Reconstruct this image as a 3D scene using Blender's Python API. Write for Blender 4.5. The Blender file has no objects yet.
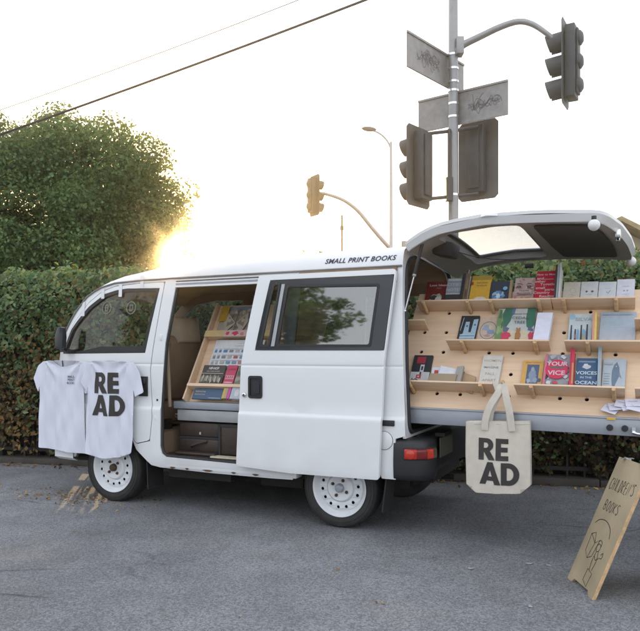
import bpy, bmesh, math, random
import numpy as np
from mathutils import Vector, Matrix
from mathutils.geometry import tessellate_polygon
random.seed(11); rng = np.random.default_rng(5)
R = math.radians
GLOW_HAZE = .0017
scn = bpy.context.scene
COL = scn.collection
I4 = Matrix.Identity(4)
A = R(25.0)
# van space: x rearward, y away from the viewer, z up, origin under the near rear hub
V = Matrix.Translation((0.112, 4.63, 0)) @ Matrix.Rotation(-A, 4, 'Z')
MW = {}

# ------------------------------------------------------------------ objects
def tag(o, label=None, cat=None, group=None, kind=None):
    if label: o['label'] = label
    if cat: o['category'] = cat
    if group: o['group'] = group
    if kind: o['kind'] = kind
    return o

def thing(name, label, cat, base=(0, 0, 0), space=I4, group=None):
    o = bpy.data.objects.new(name, None); COL.objects.link(o)
    o.empty_display_size = .1
    M = space @ Matrix.Translation(base)
    o.matrix_world = M
    MW[o] = M
    return tag(o, label, cat, group)

class MB:
    def __init__(s, space=I4):
        s.v = []; s.f = []; s.fm = []; s.mats = []; s.space = space
    def mi(s, m):
        if m not in s.mats: s.mats.append(m)
        return s.mats.index(m)
    def add(s, vs, fs, m):
        o = len(s.v); k = s.mi(m)
        s.v += [tuple(p) for p in vs]
        for f in fs: s.f.append(tuple(i + o for i in f)); s.fm.append(k)
        return s
    def box(s, a, b, m, M=None):
        x0, y0, z0 = a; x1, y1, z1 = b
        P = [(x0,y0,z0),(x1,y0,z0),(x1,y1,z0),(x0,y1,z0),(x0,y0,z1),(x1,y0,z1),(x1,y1,z1),(x0,y1,z1)]
        if M is not None: P = [M @ Vector(p) for p in P]
        return s.add(P, [(0,3,2,1),(4,5,6,7),(0,1,5,4),(1,2,6,5),(2,3,7,6),(3,0,4,7)], m)
    def tube(s, path, r, m, seg=10, caps=True, up=None):
        path = [Vector(p) for p in path]; n = len(path)
        rr = r if isinstance(r, (list, tuple)) else [r] * n
        vs = []; fs = []
        prev = None
        for i, p in enumerate(path):
            t = (path[min(i+1, n-1)] - path[max(i-1, 0)]).normalized()
            if prev is None:
                ref = Vector((0,0,1)) if abs(t.z) < .9 else Vector((1,0,0))
                a = t.cross(ref).normalized()
            else:
                a = (prev - t * prev.dot(t)).normalized()
            prev = a; b = t.cross(a)
            for k in range(seg):
                th = 2*math.pi*k/seg
                vs.append(p + (a*math.cos(th) + b*math.sin(th)) * rr[i])
        for i in range(n-1):
            for k in range(seg):
                k2 = (k+1) % seg
                fs.append((i*seg+k, i*seg+k2, (i+1)*seg+k2, (i+1)*seg+k))
        if caps:
            fs.append(tuple(range(seg-1, -1, -1))); fs.append(tuple((n-1)*seg+k for k in range(seg)))
        return s.add(vs, fs, m)
    def lathe(s, prof, M, m, seg=32, closed=False):
        # prof: (r, h) pairs, revolved about local z of M
        vs = []; fs = []; n = len(prof)
        for r, h in prof:
            for k in range(seg):
                th = 2*math.pi*k/seg
                vs.append(M @ Vector((r*math.cos(th), r*math.sin(th), h)))
        for i in range(n - (0 if closed else 1)):
            j = (i+1) % n
            for k in range(seg):
                k2 = (k+1) % seg
                fs.append((i*seg+k, i*seg+k2, j*seg+k2, j*seg+k))
        return s.add(vs, fs, m)
    def ball(s, c, r, m, seg=20, sc=(1,1,1)):
        n = seg//2
        prof = [(max(1e-5, r*math.sin(math.pi*i/n)), -r*math.cos(math.pi*i/n)) for i in range(n+1)]
        return s.lathe(prof, Matrix.Translation(c) @ Matrix.Diagonal((*sc, 1)), m, seg)
    def poly(s, outer, holes, fn, m, thick=None, dice=None):
        """flat polygon with holes in (a,b), cut on a grid, mapped by fn, optionally given thickness"""
        loops = [[Vector((p[0], p[1], 0)) for p in outer]] + [[Vector((p[0], p[1], 0)) for p in h] for h in holes]
        tris = tessellate_polygon(loops)
        flat = [p for l in loops for p in l]
        bm = bmesh.new()
        bv = [bm.verts.new(p) for p in flat]
        for t in tris:
            try: bm.faces.new([bv[i] for i in t])
            except ValueError: pass
        bmesh.ops.recalc_face_normals(bm, faces=bm.faces)
        if bm.faces and sum(f.normal.z for f in bm.faces) < 0: bmesh.ops.reverse_faces(bm, faces=bm.faces)
        if dice:
            xs, ys = dice
            for x in xs:
                bmesh.ops.bisect_plane(bm, geom=bm.verts[:]+bm.edges[:]+bm.faces[:], plane_co=(x,0,0), plane_no=(1,0,0))
            for y in ys:
                bmesh.ops.bisect_plane(bm, geom=bm.verts[:]+bm.edges[:]+bm.faces[:], plane_co=(0,y,0), plane_no=(0,1,0))
        for v in bm.verts: v.co = Vector(fn(v.co.x, v.co.y))
        bm.normal_update()
        if thick:
            bmesh.ops.solidify(bm, geom=bm.faces[:], thickness=thick)
        bm.verts.index_update()
        s.add([v.co.copy() for v in bm.verts], [tuple(v.index for v in f.verts) for f in bm.faces], m)
        bm.free(); return s
    def ribbon(s, pts, w, fn, m):
        """flat stroke of width w along 2-D points, mapped by fn"""
        n = len(pts); vs = []
        for i, p in enumerate(pts):
            a = pts[max(i-1,0)]; b = pts[min(i+1,n-1)]
            dx, dy = b[0]-a[0], b[1]-a[1]; l = math.hypot(dx, dy) or 1
            ox, oy = -dy/l*w/2, dx/l*w/2
            vs += [fn(p[0]+ox, p[1]+oy), fn(p[0]-ox, p[1]-oy)]
        return s.add(vs, [(2*i, 2*i+1, 2*i+3, 2*i+2) for i in range(n-1)], m)
    def text(s, txt, x, y, size, fn, m, bold=0., shear=0., align='LEFT', sx=1., spacing=1.):
        vs, fs = text_mesh(txt, bold, shear, spacing)
        if not vs: return s
        w = max(p[0] for p in vs); o = {'LEFT': 0, 'CENTER': -w/2, 'RIGHT': -w}[align]
        return s.add([fn(x + (p[0]+o)*size*sx, y + p[1]*size) for p in vs], fs, m)
    def build(s, name, parent=None, label=None, kind=None, smooth=True, bevel=0., angle=38, base=None):
        if parent is not None:
            root = parent
            while root.parent: root = root.parent
            T = MW[root].inverted() @ s.space
        else:
            M = s.space @ Matrix.Translation(base or (0,0,0)); T = M.inverted() @ s.space
        me = bpy.data.meshes.new(name)
        me.from_pydata([T @ Vector(p) for p in s.v], [], s.f)
        for m in s.mats: me.materials.append(m)
        me.polygons.foreach_set('material_index', s.fm)
        if bevel:
            bm = bmesh.new(); bm.from_mesh(me)
            bmesh.ops.remove_doubles(bm, verts=bm.verts, dist=1e-6)
            es = [e for e in bm.edges if len(e.link_faces) == 2 and e.calc_face_angle(0) > R(35)]
            bmesh.ops.bevel(bm, geom=es, offset=bevel, segments=2, affect='EDGES', profile=.5, clamp_overlap=True)
            bm.to_mesh(me); bm.free()
        if smooth:
            me.polygons.foreach_set('use_smooth', [True]*len(me.polygons))
            me.set_sharp_from_angle(angle=R(angle))
        me.update()
        o = bpy.data.objects.new(name, me); COL.objects.link(o)
        if parent is not None:
            o.parent = parent
        else:
            o.matrix_world = M; MW[o] = M
        if label: o['label'] = label
        if kind: o['kind'] = kind
        return o

_tc = {}
def text_mesh(txt, bold=0., shear=0., spacing=1.):
    k = (txt, bold, shear, spacing)
    if k in _tc: return _tc[k]
    cu = bpy.data.curves.new('lettering', 'FONT'); cu.body = txt; cu.offset = bold; cu.shear = shear
    cu.resolution_u = 3; cu.space_character = spacing; cu.fill_mode = 'FRONT'
    ob = bpy.data.objects.new('lettering', cu); COL.objects.link(ob)
    dg = bpy.context.evaluated_depsgraph_get()
    me = ob.evaluated_get(dg).to_mesh()
    vs = [tuple(v.co) for v in me.vertices]; fs = [tuple(p.vertices) for p in me.polygons]
    if vs:
        mx = min(v[0] for v in vs); vs = [(v[0]-mx, v[1], 0) for v in vs]
    ob.evaluated_get(dg).to_mesh_clear()
    bpy.data.objects.remove(ob); bpy.data.curves.remove(cu)
    _tc[k] = (vs, fs); return vs, fs

# ------------------------------------------------------------------ materials
def nn(nt, t, **kw):
    n = nt.nodes.new(t)
    for k, v in kw.items(): setattr(n, k, v)
    return n
def c4(c, k=1.): return (min(1, c[0]*k), min(1, c[1]*k), min(1, c[2]*k), 1)
def newmat(name):
    m = bpy.data.materials.new(name); m.use_nodes = True
    nt = m.node_tree; b = nt.nodes['Principled BSDF']
    return m, nt, b
def pm(name, col, rough=.5, metal=0., var=.1, scale=6., bump=0., bscale=80., coat=0., stretch=(1,1,1), spec=.5, detail=3):
    m, nt, b = newmat(name); L = nt.links.new
    tc = nn(nt, 'ShaderNodeTexCoord'); mp = nn(nt, 'ShaderNodeMapping'); mp.inputs['Scale'].default_value = stretch
    L(tc.outputs['Object'], mp.inputs['Vector'])
    no = nn(nt, 'ShaderNodeTexNoise'); no.inputs['Scale'].default_value = scale; no.inputs['Detail'].default_value = detail
    L(mp.outputs[0], no.inputs['Vector'])
    cr = nn(nt, 'ShaderNodeValToRGB')
    cr.color_ramp.elements[0].position = .32; cr.color_ramp.elements[1].position = .68
    cr.color_ramp.elements[0].color = c4(col, 1-var); cr.color_ramp.elements[1].color = c4(col, 1+var)
    L(no.outputs['Fac'], cr.inputs[0]); L(cr.outputs[0], b.inputs['Base Color'])
    b.inputs['Metallic'].default_value = metal
    b.inputs['Specular IOR Level'].default_value = spec
    mr = nn(nt, 'ShaderNodeMapRange'); mr.inputs[3].default_value = max(.02, rough*.8); mr.inputs[4].default_value = min(1, rough*1.2)
    L(no.outputs['Fac'], mr.inputs[0]); L(mr.outputs[0], b.inputs['Roughness'])
    b.inputs['Coat Weight'].default_value = coat
    if bump:
        n2 = nn(nt, 'ShaderNodeTexNoise'); n2.inputs['Scale'].default_value = bscale; n2.inputs['Detail'].default_value = 2
        L(mp.outputs[0], n2.inputs['Vector'])
        bp = nn(nt, 'ShaderNodeBump'); bp.inputs['Strength'].default_value = bump; bp.inputs['Distance'].default_value = .01
        L(n2.outputs['Fac'], bp.inputs['Height']); L(bp.outputs[0], b.inputs['Normal'])
    return m
_pc = {}
def paper(col, rough=.55):
    k = tuple(round(c, 3) for c in col) + (rough,)
    if k not in _pc: _pc[k] = pm('printed_paper', col, rough, var=.06, scale=30)
    return _pc[k]
def glass(name, tint=(.9,.93,.92), clear=.85, rough=.02, dust=.0, refl=.06):
    m = bpy.data.materials.new(name); m.use_nodes = True; nt = m.node_tree; nt.nodes.clear(); L = nt.links.new
    out = nn(nt, 'ShaderNodeOutputMaterial'); mix = nn(nt, 'ShaderNodeMixShader')
    tr = nn(nt, 'ShaderNodeBsdfTransparent'); tr.inputs[0].default_value = (*[t*clear for t in tint], 1)
    gl = nn(nt, 'ShaderNodeBsdfGlossy'); gl.inputs['Roughness'].default_value = rough
    fr = nn(nt, 'ShaderNodeLayerWeight'); fr.inputs['Blend'].default_value = .5
    pw = nn(nt, 'ShaderNodeMath', operation='POWER'); pw.inputs[1].default_value = 4.; L(fr.outputs['Facing'], pw.inputs[0])
    mu = nn(nt, 'ShaderNodeMath', operation='MULTIPLY_ADD'); mu.inputs[1].default_value = .8; mu.inputs[2].default_value = refl
    L(pw.outputs[0], mu.inputs[0]); L(mu.outputs[0], mix.inputs[0]); L(tr.outputs[0], mix.inputs[1]); L(gl.outputs[0], mix.inputs[2])
    if dust:
        df = nn(nt, 'ShaderNodeBsdfDiffuse'); df.inputs[0].default_value = (.55,.5,.42,1)
        no = nn(nt, 'ShaderNodeTexNoise'); no.inputs['Scale'].default_value = 5
        m2 = nn(nt, 'ShaderNodeMixShader'); ma = nn(nt, 'ShaderNodeMath', operation='MULTIPLY'); ma.inputs[1].default_value = dust
        L(no.outputs['Fac'], ma.inputs[0]); L(ma.outputs[0], m2.inputs[0]); L(mix.outputs[0], m2.inputs[1]); L(df.outputs[0], m2.inputs[2])
        L(m2.outputs[0], out.inputs[0])
    else: L(mix.outputs[0], out.inputs[0])
    return m
def leafmat(name, cols, trans=.35, rough=.5):
    m = bpy.data.materials.new(name); m.use_nodes = True; nt = m.node_tree; nt.nodes.clear(); L = nt.links.new
    out = nn(nt, 'ShaderNodeOutputMaterial'); g = nn(nt, 'ShaderNodeNewGeometry')
    cr = nn(nt, 'ShaderNodeValToRGB'); cr.color_ramp.interpolation = 'LINEAR'
    el = cr.color_ramp.elements
    while len(el) < len(cols): el.new(.5)
    for i, c in enumerate(cols): el[i].position = i/(len(cols)-1); el[i].color = (*c, 1)
    L(g.outputs['Random Per Island'], cr.inputs[0])
    no = nn(nt, 'ShaderNodeTexNoise'); no.inputs['Scale'].default_value = 1.3; tc = nn(nt, 'ShaderNodeTexCoord'); L(tc.outputs['Object'], no.inputs['Vector'])
    mr = nn(nt, 'ShaderNodeMapRange'); mr.inputs[1].default_value = .3; mr.inputs[2].default_value = .7; mr.inputs[3].default_value = .7; mr.inputs[4].default_value = 1.3
    L(no.outputs['Fac'], mr.inputs[0])
    mx = nn(nt, 'ShaderNodeMix', data_type='RGBA', blend_type='MULTIPLY'); mx.inputs[0].default_value = 1
    L(cr.outputs[0], mx.inputs[6]); L(mr.outputs[0], mx.inputs[7])
    p = nn(nt, 'ShaderNodeBsdfPrincipled'); p.inputs['Roughness'].default_value = rough; p.inputs['Specular IOR Level'].default_value = .3
    t = nn(nt, 'ShaderNodeBsdfTranslucent')
    wm = nn(nt, 'ShaderNodeMix', data_type='RGBA', blend_type='MULTIPLY'); wm.inputs[0].default_value = 1; wm.inputs[7].default_value = (1.9,1.5,.7,1)
    L(mx.outputs[2], p.inputs['Base Color']); L(mx.outputs[2], wm.inputs[6]); L(wm.outputs[2], t.inputs[0])
    ms = nn(nt, 'ShaderNodeMixShader'); ms.inputs[0].default_value = trans
    L(p.outputs[0], ms.inputs[1]); L(t.outputs[0], ms.inputs[2]); L(ms.outputs[0], out.inputs[0])
    return m

def paint_mat():
    m, nt, b = newmat('white_van_paint'); L = nt.links.new
    tc = nn(nt, 'ShaderNodeTexCoord')
    n1 = nn(nt, 'ShaderNodeTexNoise'); n1.inputs['Scale'].default_value = 2.2; n1.inputs['Detail'].default_value = 3; L(tc.outputs['Object'], n1.inputs['Vector'])
    mp = nn(nt, 'ShaderNodeMapping'); mp.inputs['Scale'].default_value = (3, 3, 3); L(tc.outputs['Object'], mp.inputs[0])
    n2 = nn(nt, 'ShaderNodeTexNoise'); n2.inputs['Scale'].default_value = 1.5; n2.inputs['Detail'].default_value = 6; L(mp.outputs[0], n2.inputs['Vector'])
    sp = nn(nt, 'ShaderNodeSeparateXYZ'); L(tc.outputs['Object'], sp.inputs[0])
    lo = nn(nt, 'ShaderNodeMapRange'); lo.inputs[1].default_value = .75; lo.inputs[2].default_value = .28; lo.inputs[3].default_value = .03; lo.inputs[4].default_value = .22; L(sp.outputs[2], lo.inputs[0])
    a = nn(nt, 'ShaderNodeMapRange'); a.inputs[1].default_value = .42; a.inputs[2].default_value = .72; L(n2.outputs['Fac'], a.inputs[0])
    mu = nn(nt, 'ShaderNodeMath', operation='MULTIPLY'); L(a.outputs[0], mu.inputs[0]); L(lo.outputs[0], mu.inputs[1])
    mx = nn(nt, 'ShaderNodeMix', data_type='RGBA'); mx.inputs[6].default_value = (.80,.805,.815,1); mx.inputs[7].default_value = (.40,.36,.30,1)
    L(mu.outputs[0], mx.inputs[0]); L(mx.outputs[2], b.inputs['Base Color'])
    r = nn(nt, 'ShaderNodeMapRange'); r.inputs[3].default_value = .22; r.inputs[4].default_value = .42; L(n1.outputs['Fac'], r.inputs[0]); L(r.outputs[0], b.inputs['Roughness'])
    bp = nn(nt, 'ShaderNodeBump'); bp.inputs['Strength'].default_value = .06; bp.inputs['Distance'].default_value = .02; L(n1.outputs['Fac'], bp.inputs['Height']); L(bp.outputs[0], b.inputs['Normal'])
    b.inputs['Coat Weight'].default_value = .25; b.inputs['Coat Roughness'].default_value = .12
    return m
def ply_mat():
    m, nt, b = newmat('birch_plywood'); L = nt.links.new
    tc = nn(nt, 'ShaderNodeTexCoord'); mp = nn(nt, 'ShaderNodeMapping'); mp.inputs['Scale'].default_value = (1.2, 14, 14); L(tc.outputs['Object'], mp.inputs[0])
    n1 = nn(nt, 'ShaderNodeTexNoise'); n1.inputs['Scale'].default_value = 2.5; n1.inputs['Detail'].default_value = 8; n1.inputs['Distortion'].default_value = .6; L(mp.outputs[0], n1.inputs['Vector'])
    n2 = nn(nt, 'ShaderNodeTexNoise'); n2.inputs['Scale'].default_value = 1.6; L(tc.outputs['Object'], n2.inputs['Vector'])
    cr = nn(nt, 'ShaderNodeValToRGB'); cr.color_ramp.elements[0].position = .3; cr.color_ramp.elements[1].position = .72
    cr.color_ramp.elements[0].color = (.66,.46,.30,1); cr.color_ramp.elements[1].color = (.82,.61,.43,1)
    ad = nn(nt, 'ShaderNodeMath', operation='MULTIPLY_ADD'); ad.inputs[1].default_value = .6; L(n1.outputs['Fac'], ad.inputs[0])
    a2 = nn(nt, 'ShaderNodeMath', operation='MULTIPLY'); a2.inputs[1].default_value = .4; L(n2.outputs['Fac'], a2.inputs[0]); L(a2.outputs[0], ad.inputs[2])
    L(ad.outputs[0], cr.inputs[0]); L(cr.outputs[0], b.inputs['Base Color']); b.inputs['Roughness'].default_value = .55
    return m
def asphalt_mat():
    m, nt, b = newmat('worn_asphalt'); L = nt.links.new
    tc = nn(nt, 'ShaderNodeTexCoord'); P = tc.outputs['Object']
    def noise(sc, d=5, v=P):
        n = nn(nt, 'ShaderNodeTexNoise'); n.inputs['Scale'].default_value = sc; n.inputs['Detail'].default_value = d; L(v, n.inputs['Vector']); return n.outputs['Fac']
    def rng_(x, a, b_, c, d):
        n = nn(nt, 'ShaderNodeMapRange'); n.inputs[1].default_value = a; n.inputs[2].default_value = b_; n.inputs[3].default_value = c; n.inputs[4].default_value = d; L(x, n.inputs[0]); return n.outputs[0]
    def op(o, x, y):
        n = nn(nt, 'ShaderNodeMath', operation=o)
        for i, q in enumerate((x, y)):
            if isinstance(q, (int, float)): n.inputs[i].default_value = q
            else: L(q, n.inputs[i])
        return n.outputs[0]
    big = noise(.45, 3); mid = noise(3.2, 5); fine = noise(150, 1)
    vo = nn(nt, 'ShaderNodeTexVoronoi'); vo.inputs['Scale'].default_value = 120; L(P, vo.inputs['Vector'])
    sp = nn(nt, 'ShaderNodeSeparateColor'); L(vo.outputs['Color'], sp.inputs[0])
    stone = rng_(sp.outputs[0], 0, 1, .62, 1.4)
    v = op('MULTIPLY', rng_(big, .3, .7, .74, 1.2), rng_(mid, .3, .7, .86, 1.14))
    v = op('MULTIPLY', v, stone); v = op('MULTIPLY', v, rng_(fine, .3, .7, .8, 1.2))
    # cracks
    mp = nn(nt, 'ShaderNodeMapping'); mp.inputs['Scale'].default_value = (.55, 1.1, 1); L(P, mp.inputs[0])
    wn = nn(nt, 'ShaderNodeTexNoise'); wn.inputs['Scale'].default_value = 2.5; wn.inputs['Detail'].default_value = 3; L(mp.outputs[0], wn.inputs['Vector'])
    va = nn(nt, 'ShaderNodeVectorMath', operation='MULTIPLY_ADD'); va.inputs[1].default_value = (.35,.35,0); L(wn.outputs['Color'], va.inputs[0]); L(mp.outputs[0], va.inputs[2])
    cv = nn(nt, 'ShaderNodeTexVoronoi', feature='DISTANCE_TO_EDGE'); cv.inputs['Scale'].default_value = .9; L(va.outputs[0], cv.inputs['Vector'])
    crack = rng_(cv.outputs['Distance'], .0, .008, 1., 0.)
    crack = op('MULTIPLY', crack, rng_(noise(.7, 3), .50, .62, 0, .6))
    v = op('MULTIPLY', v, op('SUBTRACT', 1., crack))
    cm = nn(nt, 'ShaderNodeMix', data_type='RGBA', blend_type='MULTIPLY'); cm.inputs[0].default_value = 1; cm.inputs[6].default_value = (.188,.190,.199,1); L(v, cm.inputs[7])
    # dusty tan drift
    dm = nn(nt, 'ShaderNodeMix', data_type='RGBA'); dm.inputs[7].default_value = (.20,.165,.12,1); L(cm.outputs[2], dm.inputs[6]); L(rng_(noise(.9, 4), .55, .75, 0, .35), dm.inputs[0])
    L(dm.outputs[2], b.inputs['Base Color'])
    L(rng_(fine, 0, 1, .75, .95), b.inputs['Roughness']); b.inputs['Specular IOR Level'].default_value = .35
    h = fine
    bp = nn(nt, 'ShaderNodeBump'); bp.inputs['Strength'].default_value = .55; bp.inputs['Distance'].default_value = .006; L(h, bp.inputs['Height']); L(bp.outputs[0], b.inputs['Normal'])
    return m

PAINT = paint_mat(); PLY = ply_mat(); ASPH = asphalt_mat()
PLYE = pm('plywood_edge', (.58,.38,.21), .6, var=.2, scale=40)
RUB = pm('black_rubber', (.022,.022,.024), .6, var=.2)
TYRE = pm('tyre_rubber', (.028,.027,.027), .75, var=.25, scale=20, bump=.15)
BPLA = pm('dark_grey_plastic', (.017,.017,.019), .45, var=.15, bump=.08, bscale=200)
GLOSSB = pm('gloss_black_trim', (.03,.034,.042), .18, var=.1)
DARK = pm('underbody_black', (.018,.016,.014), .8, var=.3)
RUST = pm('rusty_metal', (.09,.045,.022), .8, var=.4, scale=12, bump=.3)
LIN = pm('brown_interior_lining', (.24,.165,.11), .8, var=.15)
HEADL = pm('beige_headliner', (.46,.35,.23), .9, var=.1)
SEATM = pm('brown_seat_cloth', (.25,.165,.10), .85, var=.15, bump=.2)
SEATT = pm('beige_seat_cloth', (.44,.34,.24), .85, var=.15, bump=.2)
RIMW = pm('white_wheel_paint', (.72,.73,.75), .35, var=.06)
HUBM = pm('rusty_hub', (.10,.06,.04), .6, metal=.4, var=.3)
CHR = pm('bright_metal', (.75,.76,.78), .22, metal=1., var=.05)
GALV = pm('grey_metal_tray', (.36,.38,.42), .42, metal=.35, var=.06, scale=9)
GALV2 = pm('light_grey_metal', (.40,.41,.42), .4, metal=.3, var=.06, scale=9)
BROWNC = pm('brown_leather', (.042,.027,.021), .5, var=.25, bump=.15)
CARD = pm('warm_cardboard', (.42,.29,.18), .8, var=.12)
SHIRT = pm('white_cotton', (.70,.71,.80), .9, var=.03, scale=15, bump=.55, bscale=9, stretch=(1.7,1,.5))
SHIRTIN = pm('white_cotton_inside', (.58,.58,.63), .9, var=.03)
CANV = pm('natural_canvas', (.64,.58,.50), .92, var=.06, scale=20, bump=.25, bscale=420)
INK = pm('black_ink', (.045,.04,.038), .8, var=.1)
CLEAR = glass('clear_window_glass', (.86,.9,.86), .93, dust=.02)
TINT = glass('tinted_window_glass', (.62,.66,.70), .50, rough=.03, refl=.30)
TGL = glass('tailgate_window_glass', (.82,.90,1.0), .72, dust=.03)
REDL = pm('red_lamp_lens', (.50,.022,.012), .2, var=.15, coat=.4)
REDD = pm('dark_red_lamp_lens', (.16,.006,.010), .2, var=.15, coat=.4)
AMB = pm('orange_red_lamp_lens', (.52,.032,.015), .2, var=.15, coat=.4)
SMK = pm('smoky_lamp_lens', (.10,.075,.05), .2, var=.15, coat=.4)
PAGES = pm('book_pages', (.66,.62,.53), .85, var=.12, scale=3, stretch=(1,1,160))
OPAL = pm('white_glass_globe', (.78,.77,.76), .25, var=.02)
IRON = pm('dark_iron', (.02,.018,.016), .7, var=.3)
CONC = pm('weathered_concrete', (.065,.058,.05), .9, var=.25, scale=5, bump=.4)
BARK = pm('rough_bark', (.06,.042,.03), .9, var=.35, scale=9, bump=.8, bscale=14)
POLEM = pm('galvanised_pole', (.31,.31,.315), .45, metal=.5, var=.08)
SIGNB = pm('dull_sign_back', (.29,.28,.275), .5, metal=.3, var=.16, scale=7)
SIGE = pm('signal_dark_housing', (.05,.054,.06), .55, var=.2)
SIGB = pm('signal_backplate', (.085,.085,.088), .6, var=.2, scale=4)
SIGO = pm('signal_tan_housing', (.06,.055,.045), .6, var=.15)
SIGW = pm('weathered_sign_board', (.38,.305,.195), .65, var=.16, scale=4, bump=.06)

# ------------------------------------------------------------------ world, sun, camera
SUN_EL, SUN_AZ = R(7.6), R(-11.7)           # azimuth from +Y towards +X
sund = Vector((math.sin(SUN_AZ)*math.cos(SUN_EL), math.cos(SUN_AZ)*math.cos(SUN_EL), math.sin(SUN_EL)))
w = bpy.data.worlds.new("World"); scn.world = w; w.use_nodes = True
nt = w.node_tree; bg = nt.nodes['Background']
sky = nt.nodes.new('ShaderNodeTexSky'); sky.sky_type = 'NISHITA'; sky.sun_disc = False
sky.sun_elevation = SUN_EL; sky.sun_rotation = SUN_AZ; sky.air_density = 1.4; sky.dust_density = 3.5; sky.ozone_density = 1.2
veil = nt.nodes.new('ShaderNodeMix'); veil.data_type = 'RGBA'; veil.blend_type = 'ADD'; veil.inputs[0].default_value = 1
veil.inputs[7].default_value = (9.3, 9.6, 10.4, 1)     # bright thin overcast
nt.links.new(sky.outputs[0], veil.inputs[6]); nt.links.new(veil.outputs[2], bg.inputs['Color'])
bg.inputs['Strength'].default_value = .132
sl = bpy.data.lights.new('sun', 'SUN'); sl.energy = 4.2; sl.angle = R(.55); sl.color = (1, .73, .38)
so = bpy.data.objects.new('sun', sl); COL.objects.link(so); so.rotation_euler = (-sund).to_track_quat('-Z', 'Y').to_euler(); so.location = (-6, 30, 8)
cam = bpy.data.cameras.new('camera'); co = bpy.data.objects.new('camera', cam); COL.objects.link(co)
co.location = (0, 0, 1.185); co.rotation_euler = (R(90), 0, 0)
cam.sensor_width = 36; cam.lens = 36*700/640; cam.shift_y = 34.5/640; cam.clip_end = 1500; cam.clip_start = .05
scn.camera = co
scn.view_settings.view_transform = 'Standard'; scn.view_settings.look = 'None'; scn.view_settings.exposure = 0
scn.render.resolution_x = 1024; scn.render.resolution_y = 1010

scn.render.engine = 'CYCLES'
cy = scn.cycles; cy.max_bounces = 6; cy.diffuse_bounces = 3; cy.glossy_bounces = 3; cy.transmission_bounces = 4; cy.transparent_max_bounces = 10; cy.volume_bounces = 0; cy.caustics_reflective = False; cy.caustics_refractive = False
# ------------------------------------------------------------------ ground and kerb
g = MB(); g.add([(-300,-120,0),(300,-120,0),(300,500,0),(-300,500,0)], [(0,1,2,3)], ASPH); g.build('ground', kind='structure', smooth=False)
FA = Vector((-3.41, 7.47, 0)); FB = Vector((1.92, 6.24, 0)); FD = (FB-FA).normalized(); FN = Vector((-FD.y, FD.x, 0))   # FN points away
def fence_pt(u, d=0., z=0.): return FA + FD*u + FN*d + Vector((0,0,z))
FM = Matrix(((FD.x, FN.x, 0, FA.x), (FD.y, FN.y, 0, FA.y), (0,0,1,0), (0,0,0,1)))
k = MB(FM)
for i in range(12):
    u0 = -6+i*1.5; k.box((u0, -.10, -.02), (u0+1.494, .14, .06+.006*(i % 2)), CONC)
k.build('kerb', kind='structure', bevel=.008)

hz_m = bpy.data.materials.new('sun_glow_haze'); hz_m.use_nodes = True; _n = hz_m.node_tree; _n.nodes.clear()
_o = _n.nodes.new('ShaderNodeOutputMaterial'); _a = _n.nodes.new('ShaderNodeAddShader')
for _i,(_d,_g) in enumerate(((GLOW_HAZE*.55, .78), (GLOW_HAZE*2.9, .979))):
    _v = _n.nodes.new('ShaderNodeVolumeScatter'); _v.inputs['Density'].default_value = _d; _v.inputs['Anisotropy'].default_value = _g; _v.inputs['Color'].default_value = (1,.88,.66,1)
    _n.links.new(_v.outputs[0], _a.inputs[_i])
_n.links.new(_a.outputs[0], _o.inputs['Volume'])
if GLOW_HAZE:
    MB().box((-40,-3,-.5),(40,16.5,16), hz_m).build('added_glow_haze', kind='structure', smooth=False)  # scattering box added to imitate the lens glare around the sun
# ------------------------------------------------------------------ leaves
def leaf_mesh(name, P, N, size, mats, mi, parent, aspect=.62, curl=.18):
    n = len(P); N = N/np.linalg.norm(N, axis=1, keepdims=True)
    r = rng.normal(size=(n,3)); U = np.cross(N, r); U /= np.linalg.norm(U, axis=1, keepdims=True)+1e-9; W = np.cross(N, U)
    s = size[:,None]
    base = P - U*s*.5; tip = P + U*s*.5 - N*s*curl
    l = P + W*s*aspect*.5 - U*s*.08; q = P - W*s*aspect*.5 - U*s*.08
    vs = np.stack([base, q, tip, l], 1).reshape(-1,3)
    me = bpy.data.meshes.new(name)
    me.vertices.add(4*n); me.vertices.foreach_set('co', vs.astype(np.float32).ravel())
    me.loops.add(4*n); me.loops.foreach_set('vertex_index', np.arange(4*n, dtype=np.int32))
    me.polygons.add(n); me.polygons.foreach_set('loop_start', np.arange(0, 4*n, 4, dtype=np.int32))
    me.polygons.foreach_set('material_index', mi.astype(np.int32))
    for m in mats: me.materials.append(m)
    me.update(calc_edges=True)
    o = bpy.data.objects.new(name, me); COL.objects.link(o)
    if parent is not None: o.parent = parent
    return o
GREEN = leafmat('hedge_leaf_green', [(.045,.085,.038),(.082,.155,.068),(.13,.215,.095),(.20,.265,.115),(.28,.33,.17)], .36, .45)
DRY = leafmat('hedge_leaf_dry', [(.06,.042,.025),(.14,.092,.046),(.20,.13,.058),(.30,.17,.06),(.20,.18,.08)], .35, .7)
DRY_SHADED = leafmat('hedge_leaf_dry_shaded', [(.018,.012,.009),(.04,.024,.014),(.065,.04,.02),(.05,.05,.025),(.16,.10,.03)], .2, .8)  # dry leaves in darker colours that carry the lower hedge's shading
TREEL = leafmat('tree_leaf', [(.055,.105,.046),(.095,.175,.070),(.14,.235,.092),(.19,.27,.11)], .42, .5)

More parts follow.
